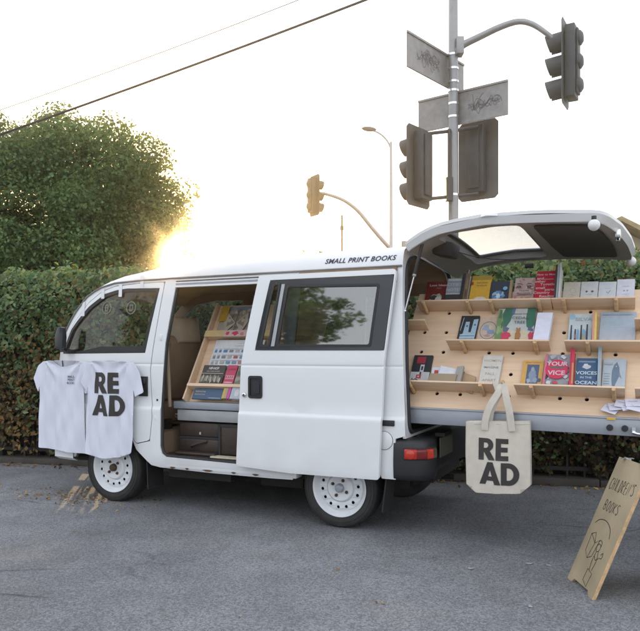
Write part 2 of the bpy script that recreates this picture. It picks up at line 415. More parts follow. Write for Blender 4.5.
# fence
FL0, FL1 = -6.0, 12.0
fe = thing('iron_fence', 'dark iron bar fence almost swallowed by the ivy hedge behind the white van', 'fence', (0,0,0), FM)
u = FL0
while u < FL1 - .1:
    p = MB(FM)
    p.box((u+.03, .005, .12), (u+1.97, .03, .155), IRON); p.box((u+.03, .005, 1.62), (u+1.97, .03, 1.655), IRON)
    q = u + .145
    while q < u+1.93:
        p.box((q-.009, .008, .05), (q+.009, .027, 1.75), IRON); q += .145
    p.build('fence_panel', fe, smooth=False)
    MB(FM).box((u-.03, -.01, .0), (u+.03, .05, 1.80), IRON).build('post', fe, bevel=.004)
    u += 2.0
# hedge
hd = thing('ivy_hedge', 'tall clipped ivy hedge with green top and dry brown lower leaves, behind the van', 'hedge', (0,.3,0), FM)
def hmap(arr):  # fence space -> hedge-local
    return arr - np.array([0,.3,0])
n1 = 100000
hu = rng.uniform(FL0, FL1, n1); hz = .10 + (rng.uniform(0,1,n1)**.9)*1.92
def bumpf(u, z): return .6*(.07*np.sin(u*3.1+z*2.2)+.06*np.sin(u*7.3-z*5.1+1.3)+.04*np.sin(u*15.7+z*11.)+.05*np.sin(z*17-u*4)+.05*np.sin(u*27+z*23))
topz = 1.98 + .03*np.sin(hu*2.3)+.02*np.sin(hu*6.1)
hz = np.minimum(hz, topz + rng.normal(0,.02,n1))
dep = -.17 - bumpf(hu,hz) + np.abs(rng.normal(0,.07,n1)) + .12*np.clip((hz-1.8)/.2,0,1)**2 + .10*np.clip((.6-hz)/.4,0,1)
P1 = np.stack([hu, dep, hz], 1); N1 = np.stack([rng.normal(0,.55,n1), -np.ones(n1), rng.normal(.35,.5,n1)], 1)
n2 = 22000
tu = rng.uniform(FL0, FL1, n2); td = rng.uniform(.08, .85, n2)
P2 = np.stack([tu, td, 1.98+.03*np.sin(tu*2.3)+.02*np.sin(tu*6.1)+.04*np.sin(tu*9+td*8)+rng.normal(0,.03,n2)+np.where(rng.uniform(size=n2)<.04, rng.uniform(0,.10,n2), 0)], 1)
N2 = np.stack([rng.normal(0,.6,n2), rng.normal(-.3,.6,n2), np.ones(n2)], 1)
n3 = 9000
P3 = np.stack([rng.uniform(FL0, FL1, n3), .85+rng.normal(0,.05,n3), rng.uniform(.3, 1.98, n3)], 1); N3 = np.stack([rng.normal(0,.6,n3), np.ones(n3), rng.normal(0,.6,n3)], 1)
PH = np.concatenate([P1,P2,P3]); NH = np.concatenate([N1,N2,N3])
patch = .5+.5*np.sin(PH[:,0]*2.1+np.sin(PH[:,2]*3.)*1.3)
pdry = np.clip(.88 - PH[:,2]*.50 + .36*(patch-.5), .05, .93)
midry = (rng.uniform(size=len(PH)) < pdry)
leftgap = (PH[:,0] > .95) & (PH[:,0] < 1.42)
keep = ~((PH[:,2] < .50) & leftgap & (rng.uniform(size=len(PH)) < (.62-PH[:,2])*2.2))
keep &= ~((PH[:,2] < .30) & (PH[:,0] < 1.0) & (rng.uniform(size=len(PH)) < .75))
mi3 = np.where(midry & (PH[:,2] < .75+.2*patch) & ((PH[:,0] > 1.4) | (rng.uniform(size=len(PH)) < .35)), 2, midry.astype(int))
leaf_mesh('foliage', hmap(PH[keep]), NH[keep], rng.uniform(.030,.075,keep.sum()), [GREEN, DRY, DRY_SHADED], mi3[keep], hd, .60)
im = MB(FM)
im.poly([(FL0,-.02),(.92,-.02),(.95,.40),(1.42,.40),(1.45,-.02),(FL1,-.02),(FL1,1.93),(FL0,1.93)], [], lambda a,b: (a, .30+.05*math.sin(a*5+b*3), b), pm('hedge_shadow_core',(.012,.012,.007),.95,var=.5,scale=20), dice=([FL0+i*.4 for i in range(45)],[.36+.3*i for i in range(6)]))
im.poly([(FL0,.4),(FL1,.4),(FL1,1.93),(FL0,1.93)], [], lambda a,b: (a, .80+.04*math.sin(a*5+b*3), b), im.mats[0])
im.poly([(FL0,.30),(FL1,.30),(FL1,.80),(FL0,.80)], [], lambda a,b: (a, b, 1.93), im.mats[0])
im.build('shade_core', hd)  # dark sheets standing in for the shade inside the hedge
st = MB(FM)
for i in range(210):
    u = random.uniform(FL0, FL1); d = random.uniform(.04,.6)
    pts = [(u,d,0)]
    for j in range(4): pts.append((pts[-1][0]+random.uniform(-.09,.09), max(.03, pts[-1][1]+random.uniform(-.06,.05)), .16*(j+1)+random.uniform(-.03,.05)))
    st.tube(pts, [random.uniform(.008,.02)*(1-.15*j) for j in range(5)], BARK, 5)
tag(st.build('stems', hd), kind='stuff')
# fallen leaves along the fence foot and by the front wheel: nobody could count them
nl = 1500
lu = rng.uniform(FL0, FL1, nl); ld = -np.abs(rng.normal(0,.13,nl)) - .06
PL = np.array([FM @ Vector((a,b,.012)) for a,b in zip(lu,ld)])
nb = 260
PB = np.stack([rng.normal(-2.0,.33,nb), 5.62+rng.normal(0,.13,nb), np.full(nb,.010)],1)
PB[:,1] -= (PB[:,0]+2.0)*.35
nc = 40
PC = np.stack([rng.uniform(-4,3.2,nc), rng.uniform(2.4,6,nc), np.full(nc,.008)],1)
PA = np.concatenate([PL,PB,PC]); NA = np.stack([rng.normal(0,.35,len(PA)), rng.normal(0,.35,len(PA)), np.ones(len(PA))],1)
LIT = leafmat('fallen_leaf', [(.08,.05,.025),(.20,.12,.05),(.36,.22,.08),(.50,.33,.12)], .2, .8)
lm = leaf_mesh('leaf_litter', PA, NA, np.concatenate([rng.uniform(.02,.055,nl), rng.uniform(.012,.035,nb), rng.uniform(.012,.03,nc)]), [LIT], np.zeros(len(PA)), None)
tag(lm, 'dry fallen leaves scattered on the asphalt along the hedge and by the front wheel', 'leaf litter', kind='stuff')

# ------------------------------------------------------------------ trees
def tree(name, label, X, Y, cz, rx, ry, rz, nclump, per, leafs, seed, trunkr=.28, group=None, bias=None, shell=.55, hollow=None, extra=()):
    r = np.random.default_rng(seed); random.seed(seed)
    t = thing(name, label, 'tree', (X,Y,0), I4, group)
    cs = []
    while len(cs) < nclump:
        p = r.normal(size=3); p /= np.linalg.norm(p); rad = shell + (1-shell)*r.uniform()
        q = p*rad*np.array([rx,ry,rz])*(1+.10*math.sin(p[0]*7+p[2]*5)+.07*math.sin(p[1]*9+p[2]*11))
        q = q + np.array([0,0,cz])
        if q[2] < (2.5 if X > -12 else 1.2): continue
        cs.append(q)
    cs += [np.array(e) for e in extra]
    cs = np.array(cs)
    P = []; N = []
    for c in cs:
        k = int(per*r.uniform(.6,1.3)); rad = r.uniform(.45,.90)*min(1.25, rx/3.4)
        d = r.normal(size=(k,3)); d /= np.linalg.norm(d,axis=1,keepdims=True); rr = rad*r.uniform(.15,1,(k,1))**.42
        P.append(c + d*rr*np.array([1,1,.75])); N.append(d*.7 + r.normal(0,.55,(k,3)) + np.array([0,0,.35]))
    P = np.concatenate(P); N = np.concatenate(N)
    leaf_mesh('crown', P, N, r.uniform(leafs*.6, leafs*1.35, len(P)), [TREEL], np.zeros(len(P)), t, .7)
    tk = MB(Matrix.Translation((X,Y,0)))
    base = [(0,0,-.05),(.05,.02,cz*.25),(-.05,.05,cz*.5),(.05,0,cz*.85)]
    tk.tube(base, [trunkr*1.25, trunkr, trunkr*.85, trunkr*.5], BARK, 12)
    for i in range(16):
        c = cs[r.integers(len(cs))]; z0 = cz*r.uniform(.3,.8)
        m1 = np.array([c[0]*.45, c[1]*.45, z0+(c[2]-z0)*.6])
        tk.tube([(0,0,z0), tuple(m1), tuple(c)], [trunkr*.42, trunkr*.25, .03], BARK, 7)
    tk.build('trunk', t)
    return t
tree('broad_tree', 'big dark green leafy tree behind the hedge at the left', -7.5, 18.2, 4.4, 3.75, 2.6, 2.85, 300, 640, .088, 3,
     extra=[(3.6,0,2.9),(3.8,.2,2.9),(3.75,0,3.6),(3.5,0,4.4),(3.3,.3,5.0),(2.9,0,5.5),(3.5,0,2.7),(2.9,-.2,2.6),(2.2,-.5,2.5),(1.5,-.6,2.4),(.6,-.6,2.3),(-.4,-.6,2.3),(3.0,.4,3.0),(2.5,.5,2.8),(1.5,.5,2.6)])
tree('street_tree', 'leafy street tree across the road, mirrored in the van side windows', -19.0, -6.8, 6.0, 4.1, 4.1, 3.3, 150, 150, .26, 9)

# ------------------------------------------------------------------ houses behind the hedge
STUC = pm('cream_stucco', (.62,.53,.37), .9, var=.06, scale=3, bump=.2, bscale=50)
STUC2 = pm('pale_grey_stucco', (.55,.53,.48), .9, var=.06, scale=3, bump=.2, bscale=50)
TILE = pm('tan_roof_edge', (.40,.30,.17), .8, var=.2, scale=8)
ROOFG = pm('grey_shingle_roof', (.22,.20,.18), .9, var=.2, scale=12, bump=.3)
WINB = pm('dark_house_window', (.03,.035,.04), .1, var=.1)
hs = thing('gabled_house', 'cream stucco gabled house with a tan roof edge showing behind the tailgate at the right', 'house', (7.0,15.5,0), Matrix.Rotation(0,4,'Z'))
S = I4
b = MB(); 
gx0, gx1, gp = 3.75, 8.15, 5.95
b.poly([(gx0,0),(gx1,0),(gx1,2.62),(gp,3.70),(gx0,2.62)], [[(4.6,1.2),(5.5,1.2),(5.5,2.3),(4.6,2.3)]], lambda a,z: (a,14.2,z), STUC)
b.box((gx0,14.22,0),(gx0+.1,20,2.6),STUC); b.box((gx1-.1,14.22,0),(gx1,20,2.6),STUC)
b.build('wall', hs)
f = MB(); f.box((4.62,14.24,1.22),(5.48,14.28,2.28),WINB); f.box((4.55,14.15,1.1),(5.55,14.24,1.19),STUC2); f.build('window', hs)
r_ = MB()
for sg, xe in ((-1,gx0-.35),(1,gx1+.35)):
    ze = 2.62-.06
    r_.add([(gp,13.8,3.83),(xe,13.8,ze),(xe,20,ze),(gp,20,3.83),(gp,13.8,3.73),(xe,13.8,ze-.12),(xe,20,ze-.12),(gp,20,3.73)],
        [(0,1,2,3),(4,7,6,5),(0,4,5,1),(1,5,6,2),(2,6,7,3)], TILE)
r_.build('roof', hs)
h2 = thing('low_house', 'pale grey flat house with a dark window glimpsed between hedge top and open tailgate', 'house', (2.9,18,0))
b = MB(); b.box((1.9,18,0),(5.6,24,3.35),STUC2); b.build('wall', h2)
b = MB(); b.box((1.75,17.8,3.36),(5.75,24.2,3.5),ROOFG); b.build('roof', h2)
for x in (2.15,3.2,4.5): MB().box((x+.95,17.95,2.4),(x+1.6,17.99,3.15),WINB).build('window', h2)
MB().box((1.95,17.96,2.2),(2.85,17.99,3.25),STUC).build('wall_panel', h2)

# ------------------------------------------------------------------ traffic signals, lamp, wires
H = 1.185
def pix(u, v, Y): return Vector(((u-320)/700*Y, Y, H+(350-v)/700*Y))
def signal_head(parent, c, nrm, h=1.32, w=.56, housing=SIGE, plate=SIGB, sub=None, bulge=True):
    """three-lens vertical signal: backplate, housing with rounded lens doors, three visors.  nrm = facing direction"""
    n = Vector(nrm).normalized(); side = n.cross(Vector((0,0,1))).normalized()
    M = Matrix(((side.x, n.x, 0, c[0]), (side.y, n.y, 0, c[1]), (side.z, n.z, 1, c[2]), (0,0,0,1)))
    bp = MB(M)
    wv, hv, cut = w/2, h/2, .06
    bp.poly([(-wv+cut,-hv),(wv-cut,-hv),(wv,-hv+cut),(wv,hv-cut),(wv-cut,hv),(-wv+cut,hv),(-wv,hv-cut),(-wv,-hv+cut)], [], lambda a,b_: (a,0,b_), plate, thick=.012)
    hb = MB(M); hh = h*.40
    hb.box((-.16,-.17,-hh-.03),(.16,-.015,hh+.03), housing)
    hb.box((-.10,-.21,-hh*.95),(.10,-.172,hh*.95), housing)
    o = hb.build('housing', parent, bevel=.02)
    bp.build('backplate', o if sub else parent)
    for k_ in (-1,0,1):
        zc = k_*h*.275
        vm = MB(M); pts = []
        for rr, y0, y1 in ((.155,.0,.31),):
            seg = 20; vs=[]; fs=[]
            for i in range(seg+1):
                th = R(-70) + R(320)*i/seg
                dx, dz = rr*math.cos(th), rr*math.sin(th)
                ln = y1*(.86+.14*math.sin(th))
                vs += [(dx,y0,zc+dz),(dx*.97,ln,zc+dz*.97-.02),(dx*.93,ln,zc+dz*.93-.02),(dx*.93,y0,zc+dz*.93)]
            for i in range(seg):
                a_=4*i; b_=4*(i+1)
                fs += [(a_,b_,b_+1,a_+1),(a_+1,b_+1,b_+2,a_+2),(a_+2,b_+2,b_+3,a_+3)]
            vm.add(vs,fs,housing)
        vm.lathe([(.001,.02),(.10,.016),(.148,.002)], M_local(zc), housing if k_ else housing, 20)
        # rounded bulge of the lens door on the back
        if bulge: vm.lathe([(.12,-.02),(.115,-.06),(.07,-.095),(.001,-.10)], M_local(zc, -.17), housing, 18)
        vm.build('visor', o)
    return o
def M_local(zc, y=0.): return Matrix.Translation((0,y,zc)) @ Matrix.Rotation(R(-90),4,'X')
PY = 11.6; PX = (453.3-320)/700*PY
tp = thing('signal_pole', 'grey signal pole behind the van with two dark signal heads and a curved arm', 'traffic signal', (PX,PY,0))
MB().tube([(PX,PY,0),(PX,PY,4.6),(PX,PY,9.5)], [.092,.082,.068], POLEM, 20).build('pole', tp)
for v in (55,69,82,91,104,117,195): 
    z = H+(350-v)/700*PY; MB().tube([(PX,PY,z-.018),(PX,PY,z+.018)], .088, CHR, 20).build('clamp_band', tp)
zb = lambda v: H+(350-v)/700*PY
# mast arm to the right
arm = [pix(456,52,PY-.02), pix(463,45,PY-.1), pix(480,36.5,PY-.2), pix(500,27,PY-.35), pix(518,21.5,PY-.45), pix(532,24,PY-.5), pix(546,33,PY-.55), pix(558,43,PY-.55), pix(567,50.5,PY-.55)]
def smooth_path(p, k=4):
    out = []
    for i in range(len(p)-1):
        p0,p1,p2,p3 = p[max(i-1,0)],p[i],p[i+1],p[min(i+2,len(p)-1)]
        for j in range(k):
            t=j/k; out.append(.5*((2*p1)+(p2-p0)*t+(2*p0-5*p1+4*p2-p3)*t*t+(3*p1-p0-3*p2+p3)*t**3))
    return out+[p[-1]]
ap = smooth_path([Vector(a) for a in arm])
MB().tube(ap, [.062-.030*i/(len(ap)-1) for i in range(len(ap))], POLEM, 12).build('mast_arm', tp)
MB().box((PX+.03,PY-.16,zb(57)),(PX+.15,PY+.04,zb(40)),POLEM).build('arm_bracket', tp, bevel=.015)
# heads
def along(u, dirv, y0=0.):
    # distance along dirv from the pole where the picture column u is met
    kx = (u-320)/700; return (kx*PY-PX)/(dirv.x-kx*dirv.y)
d1 = Vector((.66,.75,0)).normalized(); d2 = Vector((.80,-.60,0)).normalized()
c1 = pix(418.5,167,PY-.25)
signal_head(tp, c1, (-d1.y, d1.x, 0), h=1.30, w=.66, bulge=False)
c2 = pix(478,160.5,PY+.30)
signal_head(tp, c2, (-d2.y, d2.x, 0), h=1.34, w=.72, bulge=False)
fr = MB()
for v0, v1 in ((134.5,127),(199.5,193.5)):
    a_ = pix(420,v0,PY-.35); m_ = pix(453,(v0+v1)/2,PY-.02); c_ = pix(478,v1,PY+.05)
    fr.tube([a_,m_,c_], .028, SIGE, 8)
fr.box((PX-.14,PY-.14,zb(202)),(PX-.03,PY-.02,zb(179)),SIGE)
fr.tube([(PX-.085,PY-.1,zb(200)),(PX-.085,PY-.1,zb(131))], .028, SIGE, 8)
fr.build('mounting_frame', tp)
pr = thing('traffic_signal', 'dark signal head seen edge-on hanging from the end of the curved mast arm', 'traffic signal', tuple(pix(565.5,64,PY-.55)))
signal_head(pr, pix(565.5,64,PY-.55), (-.86,.51,0), h=1.34, w=.5)
# street name plates
SCR = pm('scrawled_marker', (.17,.17,.175), .8, var=.2)
def plate(dirv, u0, u1, vc, hgt, off, label, scr, seedn):
    random.seed(seedn)
    n = Vector((dirv.y,-dirv.x,0)); n = n if n.y > 0 else -n
    s0, s1 = along(u0,dirv), along(u1,dirv)
    zc = zb(vc); o = Vector((PX,PY,0)) + n*off
    t = thing('street_sign', label, 'street sign', (PX,PY,zc))
    fn = lambda a,b_,e=0.: tuple(o + dirv*a + n*e + Vector((0,0,zc+b_)))
    p = MB(); hh=hgt/2
    p.poly([(s0,-hh),(s1,-hh),(s1,hh),(s0,hh)], [], fn, SIGNB, thick=-.006); p.build('plate', t)
    f_ = MB()
    for a0,b0,a1,b1 in ((s0,-hh,s1,-hh+.025),(s0,hh-.03,s1,hh)):
        f_.add([fn(a0,b0,-.004),fn(a1,b0,-.004),fn(a1,b1,-.004),fn(a0,b1,-.004),fn(a0,b0,-.025),fn(a1,b0,-.025),fn(a1,b1,-.025),fn(a0,b1,-.025)],
               [(4,5,6,7),(0,1,5,4),(1,2,6,5),(2,3,7,6),(3,0,4,7)], SIGNB)
    f_.build('edge_rail', t)
    if scr:
        q = MB()
        for sx0,sx1,amp in scr:
            for l in range(3):
                pts=[]; x=sx0
                while x < sx1:
                    pts.append((x, random.uniform(-amp,amp)*(.5 if l==1 else 1))); x += random.uniform(.03,.10)
                q.ribbon(smooth2(pts), .008+.007*random.random(), lambda a,b_: fn(a,b_,-.009), SCR)
        q.build('scrawl', t)
def smooth2(p):
    return [(v.x,v.y) for v in smooth_path([Vector((a,b_,0)) for a,b_ in p], 4)]
plate(d1, 412.5, 469, 70, .56, .11, 'upper grey street sign crossing the pole, its back scrawled with graffiti', [(-.92,-.25,.15),(-.80,-.35,.10),(-.70,-.22,.17)], 3)
plate(d2, 415.5, 505.5, 107, .56, .11, 'lower grey street sign crossing the pole below the other, dark scribble on its right half', [(.22,.80,.10),(.30,.52,.19),(.40,.80,.08)], 4)
# far left signal on its own mast
sp_ = thing('signal_pole', 'distant pale mast arm behind the van roof carrying a small tan signal head', 'traffic signal', tuple(pix(404,350,22)*Vector((1,1,0)) if False else (pix(404,350,22).x,22,0)))
PX2 = pix(404,350,22).x
MB().tube([(PX2,22,0),(PX2,22,4.6)], [.11,.09], POLEM, 14).build('pole', sp_)
ap = smooth_path([pix(404,262,22),pix(394,252,22),pix(385,243,22),pix(372,228,22),pix(358,211,22),pix(345,201,22),pix(333,196,22),pix(322,193,22)])
MB().tube(ap, [.07-.025*i/(len(ap)-1) for i in range(len(ap))], POLEM, 10).build('mast_arm', sp_)
signal_head(sp_, pix(314.5,195.5,22), (.84,.54,0), h=1.28, w=.56, housing=SIGO, plate=SIGO)
# street lamp
lp = thing('street_lamp', 'tall slim grey street lamp with a curved arm and cobra head beyond the van', 'street lamp', (pix(391,0,28).x,28,0))
lx = pix(391,0,28).x
MB().tube([(lx,28,0),(lx,28,pix(0,142,28).z)], [.10,.055], GALV2, 12).build('pole', lp)
ap = smooth_path([pix(391,149,28),pix(388,142,28),pix(383,136,28),pix(377,132,28),pix(371,130,28)])
MB().tube(ap, .035, GALV2, 8).build('arm', lp)
m_ = MB(Matrix.Translation(pix(369,129,28)) @ Matrix.Rotation(R(6),4,'Y'))
m_.ball((0,0,0), .24, SIGB, 16, (1.25,.6,.38)); m_.build('lamp_head', lp)
up = thing('antenna_post', 'thin grey post with a small bulge rising behind the van roof', 'post', (pix(342,0,24).x,24,0))
ux = pix(342,0,24).x
m_ = MB(); m_.tube([(ux,24,0),(ux,24,pix(0,215,24).z)], .03, SIGO, 8); m_.build('pole', up)
m_ = MB(); m_.tube([(ux,24,pix(0,230,24).z),(ux,24,pix(0,226,24).z)], .055, SIGO, 8); m_.build('collar', up)
WIRE = pm('black_cable', (.03,.03,.034), .5); WIREG = pm('grey_wire', (.30,.30,.31), .5)
a_, b_ = pix(0,134.5,10.4), pix(365,0,9.2); dv = b_-a_
def sag(t, k): return Vector((0,0,k*t*(t-1)))
o = MB().tube([a_+dv*t+sag(t,.10) for t in [i*.1-1.6 for i in range(43)]], .0165, WIRE, 8)
o = o.build('power_cable'); tag(o, 'thick black overhead cable crossing the sky above the tree', 'cable')
a_, b_ = pix(80,82,16), pix(298,0,14); dv = b_-a_
o = MB().tube([a_+dv*t+sag(t,.08) for t in [i*.1-1.6 for i in range(43)]], .009, WIREG, 6)
o = o.build('power_cable'); tag(o, 'thin pale overhead wire above and right of the thick black cable', 'cable')
# ================================================================== the van
W_ = 1.38
def sstep(x, a, b): t = min(1, max(0, (x-a)/(b-a))); return t*t*(3-2*t)
def tn(s, z, door=False):
    t = 0.
    if z < .42: t += .02*((.42-z)/.12)**2
    if z > 1.12: t += .062*((z-1.12)/.6)**1.35
    if s > 2.15: t += .17*((s-2.15)/.48)**2.4
    t -= .011*(1-sstep(z, .735, .765))            # lower flank stands proud
    t += .004*math.exp(-((z-1.078)/.007)**2)       # belt groove
    return t
van = thing('van', 'small white camper van with open sliding door and raised tailgate, lettering on the roof', 'van', (0,0,0), V)
DX = [-.35+.12*i for i in range(-2, 27)] + [2.2+.05*i for i in range(10)]
DZ = [.35,.40,.45,.55,.65,.72,.735,.742,.75,.758,.765,.85,.95,1.06,1.068,1.073,1.078,1.083,1.088,1.095,1.2,1.3,1.4,1.5,1.6,1.66]
def near(off=0.): return lambda a, b: (-a, tn(a,b)+off, b)
def far(off=0.): return lambda a, b: (-a, W_-tn(a,b)-off, b)
def arc(cx, cz, r, a0, a1, n=12): return [(cx+r*math.cos(R(a0+(a1-a0)*i/n)), cz+r*math.sin(R(a0+(a1-a0)*i/n))) for i in range(n+1)]
def shrink(p, d):
    n=len(p); out=[]
    ar=sum(p[i][0]*p[(i+1)%n][1]-p[(i+1)%n][0]*p[i][1] for i in range(n)); sg=1 if ar>0 else -1
    for i in range(n):
        a=Vector(p[i-1]); b=Vector(p[i]); c=Vector(p[(i+1)%n])
        e1=(b-a).normalized(); e2=(c-b).normalized()
        n1=Vector((-e1.y,e1.x))*sg; n2=Vector((-e2.y,e2.x))*sg
        m=(n1+n2); l=m.length
        m=m/l if l>1e-6 else n1
        out.append(tuple(b+m*d/max(.4,m.dot(n1))))
    return out
def rounded(p, r, n=4):
    out=[]; N=len(p)
    for i in range(N):
        a=Vector(p[i-1]); b=Vector(p[i]); c=Vector(p[(i+1)%N])
        r1=min(r,(a-b).length*.45,(c-b).length*.45)
        s_=b+(a-b).normalized()*r1; e_=b+(c-b).normalized()*r1
        for k_ in range(n+1):
            t=k_/n; out.append(tuple(s_*(1-t)**2+b*2*t*(1-t)+e_*t*t))
    return out
UP = [(2.553,1.196),(2.48,1.292),(2.385,1.410),(2.316,1.490),(2.20,1.607),(2.13,1.648),(2.06,1.678),(1.926,1.708),(1.69,1.718),(1.4,1.722),(.6,1.724),(-.432,1.726)]
body_out = [(-.41,.36),(-.33,.36)] + arc(0,.27,.33,164,14,14) + [(.335,.298),(.5,.295),(1.0,.295),(1.45,.305),(1.53,.318),(1.66,.43)] + arc(1.93,.27,.345,128,24,10) + \
    [(2.29,.33),(2.56,.33),(2.63,.40),(2.645,.55),(2.635,.95),(2.59,1.10)] + UP + [(-.437,1.66),(-.475,.64),(-.41,.62)]
door_out = [(1.440,1.703),(1.532,1.03),(1.507,.68),(1.53,.50),(1.66,.47),(1.78,.62),(1.94,.665),(2.12,.635),(2.27,.47),(2.32,.42),(2.55,.42),(2.59,.5),(2.59,.95),(2.548,1.09),(2.505,1.19),(2.345,1.392),(2.17,1.573),(2.05,1.652),(1.92,1.690),(1.69,1.702)]
slide_hole = [(1.344,1.655),(1.402,1.237),(1.436,.75),(1.436,.46),(1.42,.41),(1.385,.388),(.78,.378),(.43,.378),(.40,.42),(.40,1.655)]
quarter = [(.33,1.21),(-.33,1.21),(-.38,1.63),(.30,1.63)]
b = MB(V); b.poly(body_out, [door_out, slide_hole, quarter], near(), PAINT, thick=-.022, dice=(DX,DZ))
b.poly(body_out, [rounded(shrink(door_out,.06),.03), slide_hole, quarter], near(.035), LIN, dice=(DX[::3],DZ[::4]))
b.build('body_side', van, angle=30)
# far side, with its own openings
ffront = [(1.50,1.64),(1.60,1.17),(2.44,1.17),(2.33,1.35),(2.16,1.52),(2.02,1.615),(1.80,1.645)]
fslide = [(1.30,1.63),(1.34,1.21),(.48,1.21),(.47,1.63)]
fout = [(-.41,.36),(-.33,.36)] + arc(0,.27,.33,164,14,14) + [(.335,.298),(1.45,.298)] + arc(1.93,.27,.345,160,24,10) + [(2.29,.33),(2.56,.33),(2.63,.40),(2.645,.55),(2.635,.95),(2.59,1.10)] + UP + [(-.437,1.66),(-.475,.64),(-.41,.62)]
b = MB(V); b.poly(fout, [ffront, fslide, quarter], far(), PAINT, thick=.022, dice=(DX,DZ))
b.poly(fout, [ffront, fslide, quarter], far(.04), LIN, dice=(DX[::2],DZ[::3]))
b.build('body_side', van, angle=30)
for h in (fslide, quarter):
    gl = MB(V); gl.poly(rounded(h,.05), [], far(.015), CLEAR, dice=(DX[::3],[1.3,1.45])); gl.build('window', van)
gl = MB(V); gl.poly(rounded(ffront,.03), [], far(.015), CLEAR, dice=(DX,[1.3,1.45])); gl.build('window', van)
# front door
fd = MB(V); win = [(1.487,1.655),(1.584,1.163),(2.485,1.153),(2.36,1.352),(2.172,1.532),(2.02,1.628),(1.90,1.655),(1.797,1.663)]
dd = rounded(shrink(door_out,.006), .02, 3)
fd.poly(dd, [win], near(-.002), PAINT, thick=-.03, dice=(DX,DZ)); door = fd.build('front_door', van, angle=30)
wi = [(1.513,1.628),(1.598,1.215),(2.02,1.212),(2.20,1.178),(2.43,1.176),(2.335,1.340),(2.155,1.508),(2.01,1.600),(1.895,1.627),(1.797,1.635)]
ws = MB(V); ws.poly(rounded(shrink(win,.002),.02), [rounded(wi,.02)], near(-.004), RUB, thick=-.012, dice=(DX,DZ)); ws.build('window_seal', door)
gg = MB(V); gg.poly(rounded(shrink(wi,-.004),.02), [], near(.010), CLEAR, dice=(DX,DZ)); gg.build('window', door)
hb = MB(V); hb.box((-1.64,-.012,.835),(-1.555,.0,.985),BPLA); hb.box((-1.63,-.026,.93),(-1.565,-.012,.97),RUB); hb.build('handle', door, bevel=.004)
mi_ = MB(V); mi_.poly(rounded([(-2.395,1.19),(-2.325,1.19),(-2.318,1.30),(-2.33,1.368),(-2.372,1.368),(-2.398,1.30)],.025), [], lambda a,b: (a,-.10,b), GLOSSB, thick=.045)
mi_.box((-2.41,-.03,1.168),(-2.29,.06,1.188),BPLA); mi_.tube([(-2.36,-.075,1.20),(-2.35,.03,1.175)],.014,BPLA,8)
mi_.build('mirror', door, bevel=.008)
# sliding door standing open, proud of the flank
OFF = -.062
sd_out = rounded([(.592,1.703),(.702,1.081),(.735,.378),(.318,.356),(-.318,.360),(-.351,1.10),(-.411,1.665),(-.408,1.703)], .018, 3)
sd_win = rounded([(.500,1.672),(.594,1.180),(-.352,1.180),(-.412,1.672)],.02)
sd_win = [(.500,1.668),(.592,1.182),(-.352,1.182),(-.402,1.668)]
sd = MB(V); sd.poly(sd_out, [sd_win], near(OFF), PAINT, thick=-.03, dice=(DX,DZ)); sdo = sd.build('sliding_door', van, angle=30)
p1 = [(.470,1.640),(.548,1.212),(.478,1.212),(.417,1.640)]
p2 = [(.362,1.622),(.418,1.214),(-.258,1.210),(-.302,1.606)]
fr = MB(V); fr.poly(rounded(shrink(sd_win,.002),.025), [rounded(p1,.015), rounded(p2,.015)], near(OFF-.004), GLOSSB, thick=-.02, dice=(DX,DZ)); fr.build('window_frame', sdo)
for p in (p1,p2):
    rg = MB(V); rg.poly(rounded(shrink(p,-.006),.018), [rounded(shrink(p,.010),.015)], near(OFF-.007), RUB, thick=-.01, dice=(DX,DZ)); rg.build('window_seal', sdo)
    gg = MB(V); gg.poly(rounded(shrink(p,-.002),.015), [], near(OFF+.006), TINT if p is p2 else CLEAR, dice=(DX,DZ)); gg.build('window', sdo)
dv_ = MB(V); dv_.poly([(.402,1.635),(.462,1.21),(.436,1.21),(.378,1.635)], [], near(OFF-.010), GALV2, thick=-.006); dv_.build('window_divider', sdo)
hd_ = MB(V)
hd_.poly(rounded([(.530,.852),(.640,.852),(.640,1.007),(.530,1.007)],.02), [rounded([(.545,.868),(.625,.868),(.625,.990),(.545,.990)],.012)], near(OFF-.008), BPLA, thick=-.012)
hd_.poly([(.540,.862),(.630,.862),(.630,.997),(.540,.997)], [], near(OFF-.0005), RUB)
hd_.poly(rounded([(.548,.885),(.600,.885),(.600,.972),(.548,.972)],.012), [], near(OFF-.010), GLOSSB, thick=-.012)
hd_.build('handle', sdo)
lk = MB(V); Mk = Matrix.Translation((-.671,OFF-.011,.874)) @ Matrix.Rotation(R(90),4,'X'); lk.lathe([(.001,.004),(.010,.004),(.015,.001),(.016,-.004)],Mk,CHR,18); lk.lathe([(.001,.005),(.007,.005)],Mk,RUB,10); lk.build('lock', sdo)
